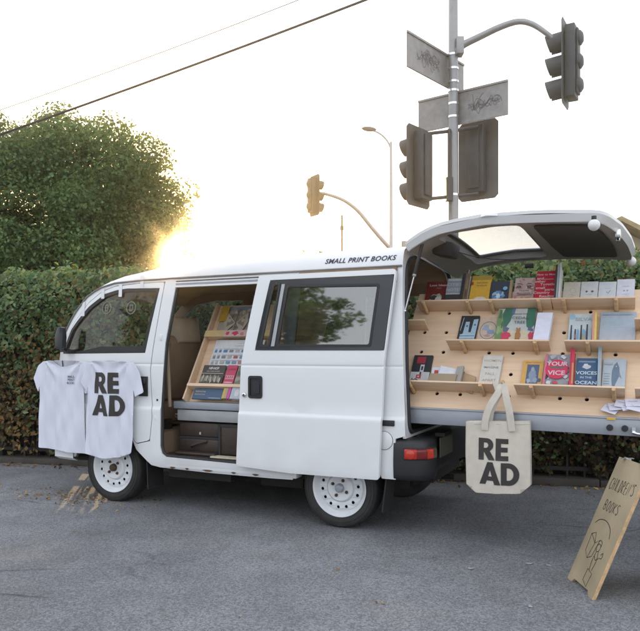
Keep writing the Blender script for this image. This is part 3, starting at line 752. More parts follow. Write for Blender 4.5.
# roof: cross sections swept along the van
RS = [(-.435,1.726,1.868),(0,1.725,1.866),(.6,1.724,1.862),(1.0,1.723,1.856),(1.4,1.722,1.845),(1.64,1.719,1.815),(1.86,1.712,1.780),(2.0,1.695,1.738),(2.09,1.668,1.700),(2.17,1.622,1.640)]
CS = [(.0,-.004),(.004,.25),(.018,.52),(.045,.78),(.11,.97),(.22,1.06),(.42,1.13),(.69,1.155)]
def roof_mesh(off=0., zoff=0.):
    vs=[]; fs=[]; prof = CS + [(W_-t, k_) for t,k_ in CS[-2::-1]]; n=len(prof)
    for s_, zg, zt in RS:
        t0 = tn(s_, min(zg,1.72))
        for t,k_ in prof:
            tt = t0 + off + t*(W_-2*t0-2*off)/W_
            vs.append((-s_ - (.10*max(0,(s_-1.8)/.4)*(1-((t-.69)/.69)**2)), tt, zg + k_*(zt-zg) + zoff))
    for i in range(len(RS)-1):
        for j in range(n-1): fs.append((i*n+j, i*n+j+1, (i+1)*n+j+1, (i+1)*n+j))
    return vs, fs
b = MB(V); vs, fs = roof_mesh(); b.add(vs, fs, PAINT); rf = b.build('roof', van, angle=50)
b = MB(V); vs, fs = roof_mesh(.02,-.025); b.add(vs, fs, HEADL); b.build('headliner', van, angle=60)
gt = MB(V); gt.tube([(-s_, tn(s_,min(z_,1.72))-.006, z_) for s_,z_ in [(-.43,1.728),(.3,1.726),(.6,1.726),(1.0,1.725),(1.4,1.724),(1.69,1.720),(1.926,1.710),(2.06,1.680),(2.13,1.650),(2.20,1.609),(2.316,1.492),(2.385,1.412),(2.48,1.294),(2.553,1.198)]], .007, pm('drip_rail',(.20,.19,.18),.5), 8); gt.build('drip_rail', rf)
sr = MB(V); sr.box((-1.34,tn(1,1.69)-.006,1.672),(-.60,tn(1,1.69)+.03,1.684),GALV); sr.box((-1.34,tn(1,1.69)-.004,1.697),(-.60,tn(1,1.69)+.01,1.703),RUB); sr.build('door_rail', van)
# lettering on the roof flank
def roof_fn(e):
    def fn(a, b_):
        s_ = -a; zg, zt = 1.7255, 1.8675
        k_ = (b_-zg)/(zt-zg)
        for (t0,k0),(t1,k1) in zip(CS,CS[1:]):
            if k0 <= k_ <= k1: t = t0+(t1-t0)*(k_-k0)/(k1-k0); break
        else: t = .02
        return (a, tn(s_,1.72)+t*(W_-2*.06)/W_-e, b_)
    return fn
NAVY = pm('navy_lettering', (.018,.022,.05), .4)
l_ = MB(V); vs, fs = text_mesh('SMALL PRINT BOOKS', .022, .28, 1.06); tw = max(v[0] for v in vs)
l_.add([roof_fn(.003)(-.118+v[0]/tw*.508, 1.769+v[1]*.046) for v in vs], fs, NAVY); l_.build('lettering', rf)
# windscreen, nose, front lights and bumper (they face away from the photograph)
n_ = MB(V)
def nose(z, t): 
    e = abs((t-.69)/.69)
    return -(2.66 - .03*(z-.6)**2 - .16*e**3.2 - max(0,z-.98)*.55)
zs = [.33,.42,.55,.75,.95,1.05,1.10]; ts = [.10+.118*i for i in range(11)]
vs=[(nose(z,t),t,z) for z in zs for t in ts]; n=len(ts)
n_.add(vs,[(i*n+j,i*n+j+1,(i+1)*n+j+1,(i+1)*n+j) for i in range(len(zs)-1) for j in range(n-1)],PAINT)
n_.build('nose_panel', van, angle=60)
wsn = MB(V); ts=[.13+.112*i for i in range(11)]; vs=[]
for k_ in range(7):
    f_=k_/6; z=1.10+f_*.53
    for t in ts:
        e=abs((t-.69)/.69); x0=nose(1.10,t); x1=-(2.17+.10*(1-e**2)); vs.append((x0+(x1-x0)*f_-.02*math.sin(math.pi*f_),t,z))
n=len(ts); fsn=[(i*n+j,i*n+j+1,(i+1)*n+j+1,(i+1)*n+j) for i in range(6) for j in range(n-1)]
wsn.add(vs,fsn,CLEAR); wsn.build('windscreen', van, angle=60)
for t in (.22,1.16):
    q=MB(V); q.ball((nose(.8,t)+.02,t,.80),.1,CHR,20,(.35,1.1,.75)); q.build('headlight', van)
q=MB(V); path=[(-2.30,-.004),(-2.52,.02),(-2.64,.14),(-2.70,.40),(-2.71,.69),(-2.70,.98),(-2.64,1.24),(-2.52,1.36),(-2.30,1.384)]
vs=[]; 
for x,t in path:
    for dx_,z in ((.03,.30),(0,.32),(0,.50),(.04,.52)): vs.append((x+dx_,t+(0 if abs(t-.69)<.5 else (.02 if t<.69 else -.02))*(1 if dx_ else 0),z))
q.add(vs,[(i*4+j,i*4+j+1,(i+1)*4+j+1,(i+1)*4+j) for i in range(len(path)-1) for j in range(3)],PAINT); q.build('front_bumper', van)
# rear frame
def xr(z): return .437 + .038*(1.66-z)/1.02
def rear_prof(d):
    L=[(0+d,.62+d),(0+d,1.12),(.03+d,1.45),(.062+d,1.72),(.085+d*.9,1.795),(.16+d*.7,1.85-d*.7),(.40,1.885-d),(.69,1.89-d)]
    return L+[(W_-t,z) for t,z in L[-2::-1]]
hole=[(.058,.70),(.058,1.12),(.085,1.45),(.112,1.66),(.135,1.73),(.20,1.79),(.33,1.815),(.69,1.825)]
hole=hole+[(W_-t,z) for t,z in hole[-2::-1]]+[(W_-.09,.655),(.09,.655)]
hole=rounded(hole,.05,3)
b=MB(V); b.poly(rear_prof(.003),[hole],lambda t,z:(xr(z),t,z),PAINT,thick=.02,dice=([.2,.4,.69,.98,1.18],[.8,1,1.2,1.4,1.6,1.7,1.8])); b.build('rear_frame', van, angle=30)
lp_=[(xr(z)+.006,t,z) for t,z in hole]; b=MB(V); b.tube(lp_+[lp_[0]],.013,RUB,8,caps=False); b.build('tailgate_seal', van)
# inside
b=MB(V); b.box((-1.46,.03,.378),(.44,1.35,.40),BROWNC); b.box((-2.5,.06,.40),(-1.46,1.32,.56),LIN); b.box((-.35,.10,.40),(.44,1.30,.64),DARK); b.box((.30,.08,.60),(.462,1.30,.66),BPLA); b.build('floor', van)
b=MB(V)
for s_,t_ in ((1.365,.03),): 
    b.tube([(-p[0],tn(p[0],p[1])+.016,p[1]) for p in ((1.335,1.645),(1.36,1.45),(1.394,1.237),(1.414,1.0),(1.427,.75),(1.427,.47),(1.41,.418),(1.38,.397),(.9,.386),(.45,.386))],.011,RUB,8)
b.build('door_seal', van)
b=MB(V); b.box((-1.40,.0,.306),(-.30,.10,.372),PAINT); b.build('sill', van, bevel=.012)
for s_,l_ in ((1.33,.03),(1.02,.05),(.80,.022),(.62,.03),(1.20,.018)):
    b=MB(V); b.poly([(-s_+l_*math.cos(a)*(.8+.3*math.sin(a*3)),.312+.007*math.sin(a)) for a in [q*.6 for q in range(10)]],[],lambda a,z:(a,-.0018,z),RUST); b.build('rust_patch',van)
MB(V).box((-1.478,-.004,.802),(-1.462,.004,.818),RUB).build('bump_stop',van,bevel=.004)
MB(V).box((-1.492,-.012,.655),(-1.470,.004,.70),PAINT).build('hinge',van,bevel=.006)
MB(V).box((-1.452,tn(1.45,1.3)-.012,1.255),(-1.432,tn(1.45,1.3)+.004,1.30),PAINT).build('hinge',van,bevel=.006)
b=MB(V); b.box((-2.5,.25,.26),(.42,1.18,.40),DARK); b.box((-2.4,.14,.33),(-2.3,1.2,.6),DARK); b.box((-1.56,.05,.30),(-1.5,1.3,.55),DARK); b.box((-1.45,.12,.22),(-.9,.5,.31),DARK); b.box((-.75,.3,.18),(-.4,.9,.3),DARK)
b.tube([(-1.3,.4,.21),(-.4,.45,.20),(.3,.55,.25)],.03,DARK,8); b.tube([(0,.08,.265),(0,1.3,.265)],.045,DARK,10); b.tube([(-1.93,.08,.265),(-1.93,1.3,.265)],.03,DARK,10)
b.box((-.36,.27,.25),(.42,.33,.62),DARK); b.box((-2.3,.24,.25),(-1.56,.30,.64),DARK); b.box((.30,.35,.29),(.55,1.1,.36),DARK)
b.build('underbody', van)
b=MB(V); b.box((-.30,.04,1.62),(.40,.07,1.72),LIN); b.build('inner_rail', van)
for t0 in (.16,.76):
    b=MB(V)
    pts=[(-1.60,.78),(-1.50,1.05),(-1.46,1.24),(-1.50,1.30),(-1.58,1.30),(-1.66,1.10),(-1.74,.80)]
    b.poly(rounded(pts,.04),[],lambda a,z,t0=t0:(a,t0,z),SEATM,thick=.46)
    b.poly(rounded([(-2.15,.62),(-1.60,.60),(-1.58,.74),(-1.66,.80),(-2.12,.78)],.04),[],lambda a,z,t0=t0:(a,t0,z),SEATM,thick=.46)
    so_=b.build('front_seat', van, bevel=.03)
    b=MB(V); b.poly(rounded([(-1.525,1.24),(-1.445,1.24),(-1.465,1.42),(-1.50,1.45),(-1.56,1.43)],.03),[],lambda a,z,t0=t0:(a,t0+.09,z),SEATT,thick=.28); b.build('headrest', so_, bevel=.03)
b=MB(V); b.box((-2.48,.12,.86),(-2.20,1.26,1.06),BPLA); b.build('dashboard', van, bevel=.03)
Ms=Matrix.Translation((-2.12,.98,1.10))@Matrix.Rotation(R(-62),4,'Y')
b=MB(V); b.lathe([(.175+.014*math.cos(2*math.pi*i/8),.014*math.sin(2*math.pi*i/8)) for i in range(8)],Ms,RUB,28,closed=True); b.box((-.17,-.015,-.01),(.17,.015,.01),RUB,Ms); b.ball((-2.12,.98,1.10),.05,RUB,12); b.build('steering_wheel', van)
b=MB(V); b.tube([(-1.42,.12,1.66),(-1.47,.12,1.22),(-1.46,.14,.75)],.014,SEATT,8); b.tube([(-1.40,1.30,1.68),(-1.45,1.33,1.22),(-1.46,1.33,.6)],.05,LIN,8); b.build('seat_belt', van)
# bulkhead-free view through; wheels
def wheel(x, y, out, ph):
    Mw = Matrix.Translation((x,y,.264)) @ Matrix.Rotation(R(90 if out<0 else -90),4,'X') @ Matrix.Rotation(R(ph),4,'Z')   # local +z points out of the van
    t=MB(V); t.lathe([(.188,-.15),(.215,-.158),(.245,-.156),(.262,-.148),(.2655,-.13),(.2665,-.10),(.2665,-.06),(.2655,-.03),(.261,-.010),(.249,-.002),(.236,.002),(.218,.0015),(.2,-.003),(.189,-.008)],Mw,TYRE,56,closed=True)
    for rr in (.228,.250): t.lathe([(rr-.002,.001),(rr,.0045),(rr+.002,.001)],Mw,TYRE,56)
    to=t.build('wheel', van, angle=60)
    r_=MB(V); r_.lathe([(.192,-.008),(.193,.002),(.189,.003),(.183,-.002),(.176,-.012),(.170,-.026),(.160,-.034),(.157,-.034)],Mw,RIMW,56)
    holes=[arc(.130*math.cos(R(i*360/14)),.130*math.sin(R(i*360/14)),.0105,0,330,11) for i in range(14)]
    ring=lambda rr,nn_=48:[(rr*math.cos(2*math.pi*i/nn_),rr*math.sin(2*math.pi*i/nn_)) for i in range(nn_)]
    def disc(a,b_): 
        d=math.hypot(a,b_); z=-.034+.012*sstep(d,.157,.138)-.010*sstep(d,.118,.100)
        return Mw@Vector((a,b_,z))
    r_.poly(ring(.157),holes+[ring(.100)],disc,RIMW,thick=-.004)
    r_.lathe([(.100,-.032),(.096,-.030),(.090,-.014),(.084,-.010),(.062,-.012),(.040,-.016),(.030,-.016)],Mw,RIMW,40)
    r_.lathe([(.158,-.060),(.001,-.062)],Mw,DARK,30)
    ro=r_.build('rim', to, angle=32)
    h=MB(V); h.lathe([(.030,-.018),(.028,.006),(.022,.012),(.001,.014)],Mw,HUBM if out<0 and x<-1 else GALV,20)
    for k_ in range(4):
        a=R(45+90*k_+12); Mn=Mw@Matrix.Translation((.056*math.cos(a),.056*math.sin(a),-.016)); h.lathe([(.012,0),(.011,.012),(.006,.020),(.001,.021)],Mn,HUBM,6)
    h.build('hub', ro, angle=30)
wheel(0,.035,-1,7); wheel(-1.93,.035,-1,-16); wheel(.06,W_-.10,1,0); wheel(-1.93,W_-.035,1,0)
for x0,t0 in ((.335,.015),(.335,1.18)):
    b=MB(V); b.poly(rounded([(t0,.13),(t0+.185,.13),(t0+.185,.46),(t0,.46)],.015),[],lambda t,z,x0=x0:(x0+.07*((z-.13)/.33-.5)*.6+.0,t,z),RUB,thick=.008); b.build('mud_flap', van)
b=MB(V); b.poly([(.02,.13),(.21,.13),(.21,.42),(.02,.42)],[],lambda t,z:(-1.585-.10*(z-.13)/.29*.0-.0+.05*(.42-z),t,z),RUB,thick=.008); b.poly(arc(1.93,.27,.352,10,150,12)+arc(1.93,.27,.338,150,10,12),[],lambda a,z:(-a,.012,z),RUB,thick=-.25); b.build('mud_flap', van)
# side furniture at the rear corner
b=MB(V); b.box((.31,-.022,.700),(.405,-.004,.736),RUB); b.build('rub_strip', van, bevel=.004)
b=MB(V); Mf=Matrix.Translation((.334,-.0135,.606))@Matrix.Rotation(R(90),4,'X'); b.lathe([(.0585,-.001),(.0595,.0012),(.0605,-.001)],Mf,RUB,40); b.lathe([(.001,.004),(.050,.004),(.0575,.001)],Mf,PAINT,40); b.build('fuel_flap', van)
# rear bumper
bpth=[(.398,-.016),(.46,-.018),(.52,-.016),(.560,.002),(.597,.030),(.620,.068),(.632,.115),(.630,.17),(.608,.24),(.580,.34),(.572,.50),(.570,.69)]
bpth=bpth+[(x,W_-t) for x,t in bpth[-2::-1]]
def bnorm(i,p):
    a=Vector(p[max(i-1,0)]); c=Vector(p[min(i+1,len(p)-1)]); d=(c-a).normalized(); return Vector((d.y,-d.x))
sec=[(-.05,.352),(-.018,.357),(-.004,.372),(0,.40),(.003,.47),(0,.54),(-.004,.592),(-.018,.612),(-.045,.620),(-.13,.622)]
vs=[]
for i,p in enumerate(bpth):
    nb_=bnorm(i,bpth)
    for d,z in sec: q=Vector(p)+nb_*d; vs.append((q.x,q.y,z))
m=len(sec); b=MB(V); b.add(vs,[(i*m+j,i*m+j+1,(i+1)*m+j+1,(i+1)*m+j) for i in range(len(bpth)-1) for j in range(m-1)],BPLA); bo=b.build('rear_bumper', van, angle=60)
# lamp cluster wrapped round the bumper corner
def blen(p): 
    L=[0]; 
    for a,c in zip(p,p[1:]): L.append(L[-1]+(Vector(c)-Vector(a)).length)
    return L
def lamp(side):
    pth=bpth if side==0 else [(x,W_-t) for x,t in bpth]
    LL=blen(pth)
    def at(l,e):
        for i in range(len(LL)-1):
            if LL[i]<=l<=LL[i+1]:
                f_=(l-LL[i])/(LL[i+1]-LL[i]); p=Vector(pth[i]).lerp(Vector(pth[i+1]),f_); n0=bnorm(i,pth).lerp(bnorm(i+1,pth),f_).normalized()
                if side: n0=-n0
                return p+n0*e
    segs=[(.078,.150,REDL),(.150,.215,REDD),(.215,.262,AMB),(.262,.300,SMK)]
    base=MB(V); vs=[]
    nstep=20
    for i in range(nstep+1):
        l=.070+(.308-.070)*i/nstep
        for z,e in ((.490,.003),(.494,.008),(.566,.008),(.570,.003)): q=at(l,e); vs.append((q.x,q.y,z))
    base.add(vs,[(i*4+j,i*4+j+1,(i+1)*4+j+1,(i+1)*4+j) for i in range(nstep) for j in range(3)],RUB)
    lo_=base.build('tail_light', van)
    for l0,l1,mm in segs:
        s_=MB(V); vs=[]
        for i in range(9):
            l=l0+(l1-l0)*i/8
            for z,e in ((.497,.009),(.502,.016),(.530,.019),(.556,.016),(.561,.009)): q=at(l,e); vs.append((q.x,q.y,z))
        s_.add(vs,[(i*5+j,i*5+j+1,(i+1)*5+j+1,(i+1)*5+j) for i in range(8) for j in range(4)],mm)
        if mm in (REDL,):
            l=(l0+l1)/2; c=at(l,.018); n0=(at(l,.02)-at(l,.01)).normalized(); Ml=Matrix(((1,0,n0.x,c.x),(0,0,n0.y,c.y),(0,1,0,.529),(0,0,0,1)))
            tx=Vector((-n0.y,n0.x,0)); Ml=Matrix(((tx.x,0,n0.x,c.x),(tx.y,0,n0.y,c.y),(0,1,0,.529),(0,0,0,1)))
            s_.lathe([(.030,.0),(.029,.004),(.02,.007),(.001,.008)],Ml,AMB,24)
        s_.build('lens', lo_)
lamp(0); lamp(1)
b=MB(V); b.box((.612,.30,.47),(.618,.62,.60),pm('number_plate',(.15,.15,.11),.5)); b.box((.57,.34,.605),(.635,.54,.63),BPLA); b.build('number_plate', van)
b=MB(V); b.box((.50,.55,.28),(.54,.60,.38),DARK); b.tube([(.3,.9,.24),(.56,.9,.24)],.02,DARK,10); b.build('tow_bracket', van)
# tailgate, raised
TZ=[(.44,1.862),(.55,1.925),(.697,1.978),(.944,2.007),(1.293,2.003),(1.618,1.976),(1.82,1.945)]
def tz(x,t):
    for (x0,z0),(x1,z1) in zip(TZ,TZ[1:]):
        if x<=x1 or x1==TZ[-1][0]:
            f_=(x-x0)/(x1-x0); z=z0+(z1-z0)*f_; break
    return z - .045*t + .03*(1-((t-.69)/.69)**2) - .012*0
TX=[.5,.55,.6,.65,.7,.78,.86,.95,1.05,1.15,1.25,1.35,1.45,1.55,1.65,1.72]; TT=[.03,.06,.15,.3,.45,.6,.75,.9,1.05,1.2,1.3,1.34]
def smooth_tz(x,t): return (tz(x-.05,t)+tz(x,t)*2+tz(x+.05,t))/4 if x>.5 else tz(x,t)
tg_out=rounded([(.445,.04),(.62,.0),(1.0,-.01),(1.615,.0),(1.66,.12),(1.72,.45),(1.765,.85),(1.785,1.2),(1.775,1.34),(1.2,1.385),(.62,1.375),(.445,1.33)],.05,3)
tg_win=rounded([(.655,.13),(1.14,.11),(1.165,1.26),(.665,1.24)],.06,4)
b=MB(V); b.poly(tg_out,[tg_win],lambda x,t:(x,t,smooth_tz(x,t)),PAINT,thick=.02,dice=(TX,TT)); tgo=b.build('tailgate', van, angle=40)
UND=pm('tailgate_inner_panel',(.36,.34,.32),.5,var=.06)
b=MB(V)
def tgu(d): return lambda x,t:(x,t,smooth_tz(x,t)-d)
# inner skin set below the outer one, with a flange all round
ins=shrink(tg_out,.022)
b.poly(ins,[shrink(tg_win,-.012)],tgu(.062),UND,thick=.006,dice=(TX,TT))
def rim(p,d0,d1,q,m):
    n=len(p); vs=[]
    for (x,t),(x2,t2) in zip(p,q): vs+= [(x,t,smooth_tz(x,t)-d0),(x2,t2,smooth_tz(x2,t2)-d1)]
    b.add(vs,[(2*i,2*i+1,(2*((i+1)%n))+1,2*((i+1)%n)) for i in range(n)],m)
rim(tg_out,.018,.062,ins,PAINT); rim(tg_win,.018,.062,shrink(tg_win,-.012),UND)
b.build('inner_panel', tgo, angle=40)
b=MB(V); b.poly(tg_win,[shrink(tg_win,.022)],tgu(.012),RUB,thick=.014,dice=(TX,TT)); b.build('window_seal', tgo)
b=MB(V); b.poly(shrink(tg_win,.010),[],tgu(.016),TGL,dice=(TX,TT)); b.build('window', tgo)
trim=rounded([(1.235,.12),(1.565,.10),(1.61,.40),(1.655,.85),(1.67,1.20),(1.30,1.24),(1.255,.9),(1.235,.5)],.05)
b=MB(V); b.poly(trim,[],tgu(.072),pm('charcoal_trim_board',(.035,.035,.037),.7,var=.12),thick=.01,dice=(TX,TT)); b.build('trim_panel', tgo)
b=MB(V); b.tube([(1.16,.55,smooth_tz(1.16,.55)+.05),(1.02,.40,smooth_tz(1.0,.4)+.035),(.90,.30,smooth_tz(.9,.3)+.03)],.010,RUB,6); b.ball((1.17,.56,smooth_tz(1.17,.56)+.045),.022,RUB,10); b.build('wiper', tgo)
b=MB(V); b.box((-.07,-.10,-.05),(.07,.10,.05),RUB,Matrix.Translation((.625,.42,1.865))@Matrix.Rotation(R(12),4,'Y')); b.build('brake_light_cover', tgo, bevel=.02)
b=MB(V); b.tube([(.63,.5,1.88),(.66,.62,1.872),(.70,.80,1.868),(.80,1.05,1.866),(.95,1.18,1.868),(1.10,1.2,1.869)],.004,RUB,6); b.build('cable', tgo)
b=MB(V); xx=1.70; b.box((xx-.02,.40,smooth_tz(xx,.45)-.095),(xx+.012,.50,smooth_tz(xx,.45)-.045),CHR); b.box((xx-.015,.43,smooth_tz(xx,.45)-.115),(xx+.008,.47,smooth_tz(xx,.45)-.09),RUB); b.build('latch', tgo, bevel=.004)
b=MB(V); b.box((1.03,1.15,1.80),(1.09,1.20,1.83),RUB); b.build('catch', tgo, bevel=.004)
for t,p0,p1,p2 in ((.09,(.57,.09,1.915),(.505,.085,1.666),(.446,.075,1.437)),(1.28,(.595,1.275,1.885),(.588,1.28,1.84),(.50,1.30,1.50))):
    b=MB(V); b.tube([p0,p1],.0115,BPLA,12); b.ball(p0,.016,BPLA,10); s_=b.build('gas_strut', van)
    b=MB(V); b.tube([p1,p2],.0052,CHR,10); b.ball(p2,.010,CHR,10); b.ball(p1,.0135,GALV2,10); b.build('rod', s_)
# small grey rings drawn on the cab window, and tape on the cab
RINGM=pm('grey_window_ring',(.20,.19,.17),.5)
for xc,zc in ((1.993,1.517),(1.751,1.511)):
    b=MB(V); ell=lambda k_:[(xc+.046*k_*math.cos(2*math.pi*i/28),zc+.050*k_*math.sin(2*math.pi*i/28)) for i in range(28)]
    b.poly(ell(1.),[ell(.86)],near(.004),RINGM)
    b.poly([(xc+.014,zc+.024),(xc-.014,zc+.024),(xc-.014,zc-.026),(xc+.014,zc-.026)],[[(xc+.007,zc+.017),(xc-.007,zc+.017),(xc-.007,zc-.019),(xc+.007,zc-.019)]],near(.004),RINGM)
    b.build('window_ring', door)
TAPE=pm('white_tape',(.74,.75,.78),.6,var=.03)
tape_lab=['strip of white tape at the front end of the cab window top','short white tape strip second from the windscreen on the cab roof edge','white tape strip hanging over the middle of the cab window top','white tape strip nearest the sliding door opening over the cab roof edge']
for (s_,z0,z1),lb in zip([(2.225,1.455,1.572),(2.035,1.59,1.672),(1.86,1.60,1.70),(1.655,1.66,1.76)],tape_lab):
    b=MB(V)
    f_=lambda a,z:(-a,min(tn(a,z),tn(a,min(z,1.70)))-.005+max(0,(z-1.725))*.16,z)
    b.poly([(s_+.016,z0),(s_-.016,z0),(s_-.016+.006,z1),(s_+.016+.006,z1)],[],f_,TAPE,thick=.0015,dice=([],[1.5,1.55,1.6,1.65,1.7,1.725,1.75]))
    o=b.build('tape_strip',base=(-s_,0,z0)); tag(o,lb,'tape','white tape strips on the cab')
# globes hung from the tailgate edge
for (u_,v_,t_,rr),lb in zip([((594,225),None,-.03,.033),((631,261.5),None,1.32,.036)],['white glass globe at the near corner of the open tailgate','white glass globe at the far corner of the open tailgate, against the hedge']):
    uu,vv=u_; kx=(uu-320)/700
    x=None
    # meet the plane y=t_ in van space
    Vi=V.inverted(); oo=Vi@Vector((0,0,H)); dd_=(Vi@Vector((kx,1,H+(350-vv)/700)))-oo; q=oo+dd_*((t_-oo.y)/dd_.y)
    t=thing('globe_bulb',lb,'light bulb',tuple(q),V,'white globes on the tailgate')
    b=MB(V); b.ball(q,rr,OPAL,24); b.build('globe',t)
    b=MB(V); b.tube([q+Vector((0,0,rr*.9)),q+Vector((0,0,rr+.018))],.014,BPLA,12); b.build('socket',t)
# ================================================================== book displays
LA = math.atan(.45/.775); SL, CL = math.sin(LA), math.cos(LA)
def board_pt(x, h, d, z0=.818, tilt=-.0125, x0=.43):
    return Vector((x, .15 + h*SL - d*CL, z0 + tilt*(x-x0) + h*CL + d*SL))
def inner_pt(x, h, d): return board_pt(x, h, d, .799, .0, 0)
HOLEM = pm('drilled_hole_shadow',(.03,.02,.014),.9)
disp = thing('book_display', 'slanted plywood peg board display on a grey metal drawer pulled out of the van rear', 'book display', (.43,.5,.70), V)
b = MB(V)
px0,px1 = .40,2.35
cols=[.470+.152*i for i in range(-0,13)]; rows=[.10,.255,.41,.565,.72]
pegs={(.72,i) for i in ()}
holes=[]
for h in rows:
    for x in cols: holes.append([(x+.0125*math.cos(2*math.pi*i/12),h+.0125*math.sin(2*math.pi*i/12)) for i in range(12)])
b.poly([(.315,-.005),(px1,-.005),(px1,.885),(.385,.885)], holes, lambda x,h: board_pt(x,h,0), PLY, thick=.014)
b.build('peg_board', disp, smooth=True, angle=30)
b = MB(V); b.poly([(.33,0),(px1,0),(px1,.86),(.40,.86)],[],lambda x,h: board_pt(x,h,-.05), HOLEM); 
b.poly([(.33,-.02),(px1,-.02),(px1,.74),(.42,.74)],[],lambda x,z:(x,.62,.81-.0125*(x-.43)+z), PLY, thick=.012); b.build('back_board', disp)
tray = MB(V)
def dz(x): return -.0135*(x-.43)
def sbox(m,x0,x1,y0,y1,z0,z1,mat):
    P=[(x,y,z+dz(x)) for z in (z0,z1) for x,y in ((x0,y0),(x1,y0),(x1,y1),(x0,y1))]
    m.add(P,[(0,3,2,1),(4,5,6,7),(0,1,5,4),(1,2,6,5),(2,3,7,6),(3,0,4,7)],mat)
sbox(tray,.10,2.35,.115,.125,.712,.815,GALV); sbox(tray,.10,2.35,.125,.90,.712,.722,GALV); sbox(tray,.10,2.35,.895,.905,.712,.815,GALV); sbox(tray,.10,2.35,.108,.16,.806,.816,GALV)
tray.build('drawer_tray', disp, bevel=.003)
# ledges standing square to the board on round pegs
LED = .13
def ledge(parent, x0, x1, h, pt=board_pt, d=LED, name='ledge', cut=.003):
    m=MB(V); P=[]
    for hh in (h,h+.012):
        P += [pt(x0+cut,hh,.001),pt(x1-cut,hh,.001),pt(x1,hh,d),pt(x0,hh,d)]
    m.add(P,[(0,3,2,1),(4,5,6,7),(0,1,5,4),(1,2,6,5),(2,3,7,6),(3,0,4,7)],PLY); return m.build(name,parent,bevel=.002)
def peg(parent, x, h, pt=board_pt, d=.145):
    m=MB(V); m.tube([pt(x,h,-.01),pt(x,h,d-.004),pt(x,h,d)],[.0125,.0125,.0105],PLYE,14); m.build('peg',parent)
for x0,x1,h in ((.415,1.305,.735),(1.3065,1.795,.735),(.665,1.312,.425),(1.40,2.05,.425),(.36,1.00,.115),(1.125,1.745,.115),(1.795,2.3,.115),(.30,.50,.58),(1.79,2.3,.58)):
    ledge(disp,x0,x1,h)
for h,xs in ((.720,(.470,.774,.926,1.23,1.382,1.686)),(.41,(.774,1.23,1.534,1.99)),(.10,(.470,.926,1.23,1.686,1.99)),(.565,(1.838,))):
    for x in xs: peg(disp,x,h)
for kx in (1.664,1.744):
    b=MB(V); Mk=Matrix.Translation((kx,.114,.755+dz(kx)))@Matrix.Rotation(R(90),4,'X'); b.lathe([(.018,0),(.018,.012),(.016,.018),(.001,.019)],Mk,RUB,20); b.lathe([(.008,.0195),(.001,.0195)],Mk,GLOSSB,10); b.build('knob',disp)
b=MB(V); sbox(b,1.648,1.695,.104,.108,.800,.812,pm('yellow_marker_label',(.75,.42,.03),.5)); b.build('label',disp)
b=MB(V); b.tube([(1.785,.10,.735+dz(1.7)),(1.81,.095,.728+dz(1.7)),(1.84,.10,.725+dz(1.7)),(1.95,.10,.727+dz(1.7))],[.012,.009,.008,.008],CHR,8); b.box((1.78,.098,.715),(1.80,.114,.745),CHR); b.build('latch',disp)
# display that faces the sliding door
dsp = thing('book_display', 'slanted plywood book rack on a grey metal platform seen through the sliding door opening', 'book display', (-1.0,.4,.70), V)
b=MB(V); b.poly([(-1.287,-.02),(-.30,-.02),(-.30,.86),(-1.287,.86)],[],lambda x,h: inner_pt(x,h,0),PLY,thick=.014); b.build('back_panel',dsp)
b=MB(V); b.poly([(-.03,-.02),(.075,-.02),(.05,.86),(-.03,.86)],[],lambda d,h: inner_pt(-1.300,h,d)+Vector((0,0,0)),PLY,thick=.014); b.build('side_cheek',dsp,bevel=.002)
for h,d in ((.082,.085),(.535,.075)):
    ledge(dsp,-1.285,-.35,h,inner_pt,d,cut=0)
m=MB(V); P=[]
for x in (-1.285,-.35):
    P+=[inner_pt(x,.082,.085),inner_pt(x,.105,.085),inner_pt(x,.105,.093),inner_pt(x,.082,.093)]
m.add(P,[(0,1,5,4),(1,2,6,5),(2,3,7,6),(3,0,4,7),(0,3,2,1),(4,5,6,7)],PLY); m.build('ledge_lip',dsp)
m=MB(V); P=[]
for x in (-1.285,-.35):
    P+=[inner_pt(x,.520,.075),inner_pt(x,.575,.075),inner_pt(x,.575,.084),inner_pt(x,.520,.084)]
m.add(P,[(0,1,5,4),(1,2,6,5),(2,3,7,6),(3,0,4,7),(0,3,2,1),(4,5,6,7)],pm('pale_ledge_strip',(.62,.45,.22),.6,var=.1)); m.build('ledge_lip',dsp)
m=MB(V); m.box((-1.40,.105,.742),(-.30,.86,.796),GALV); m.build('platform',dsp,bevel=.004)
m=MB(V); m.box((-1.375,.120,.652),(-.30,.86,.734),GALV2); m.box((-1.405,.13,.672),(-1.375,.16,.70),CHR); m.build('platform_base',dsp,bevel=.003)
m=MB(V); m.poly([(-1.25,-.05),(-.3,-.05),(-.3,.35),(-1.25,.35)],[],lambda x,z:(x,.95,.55+z),DARK); m.build('backing',dsp)

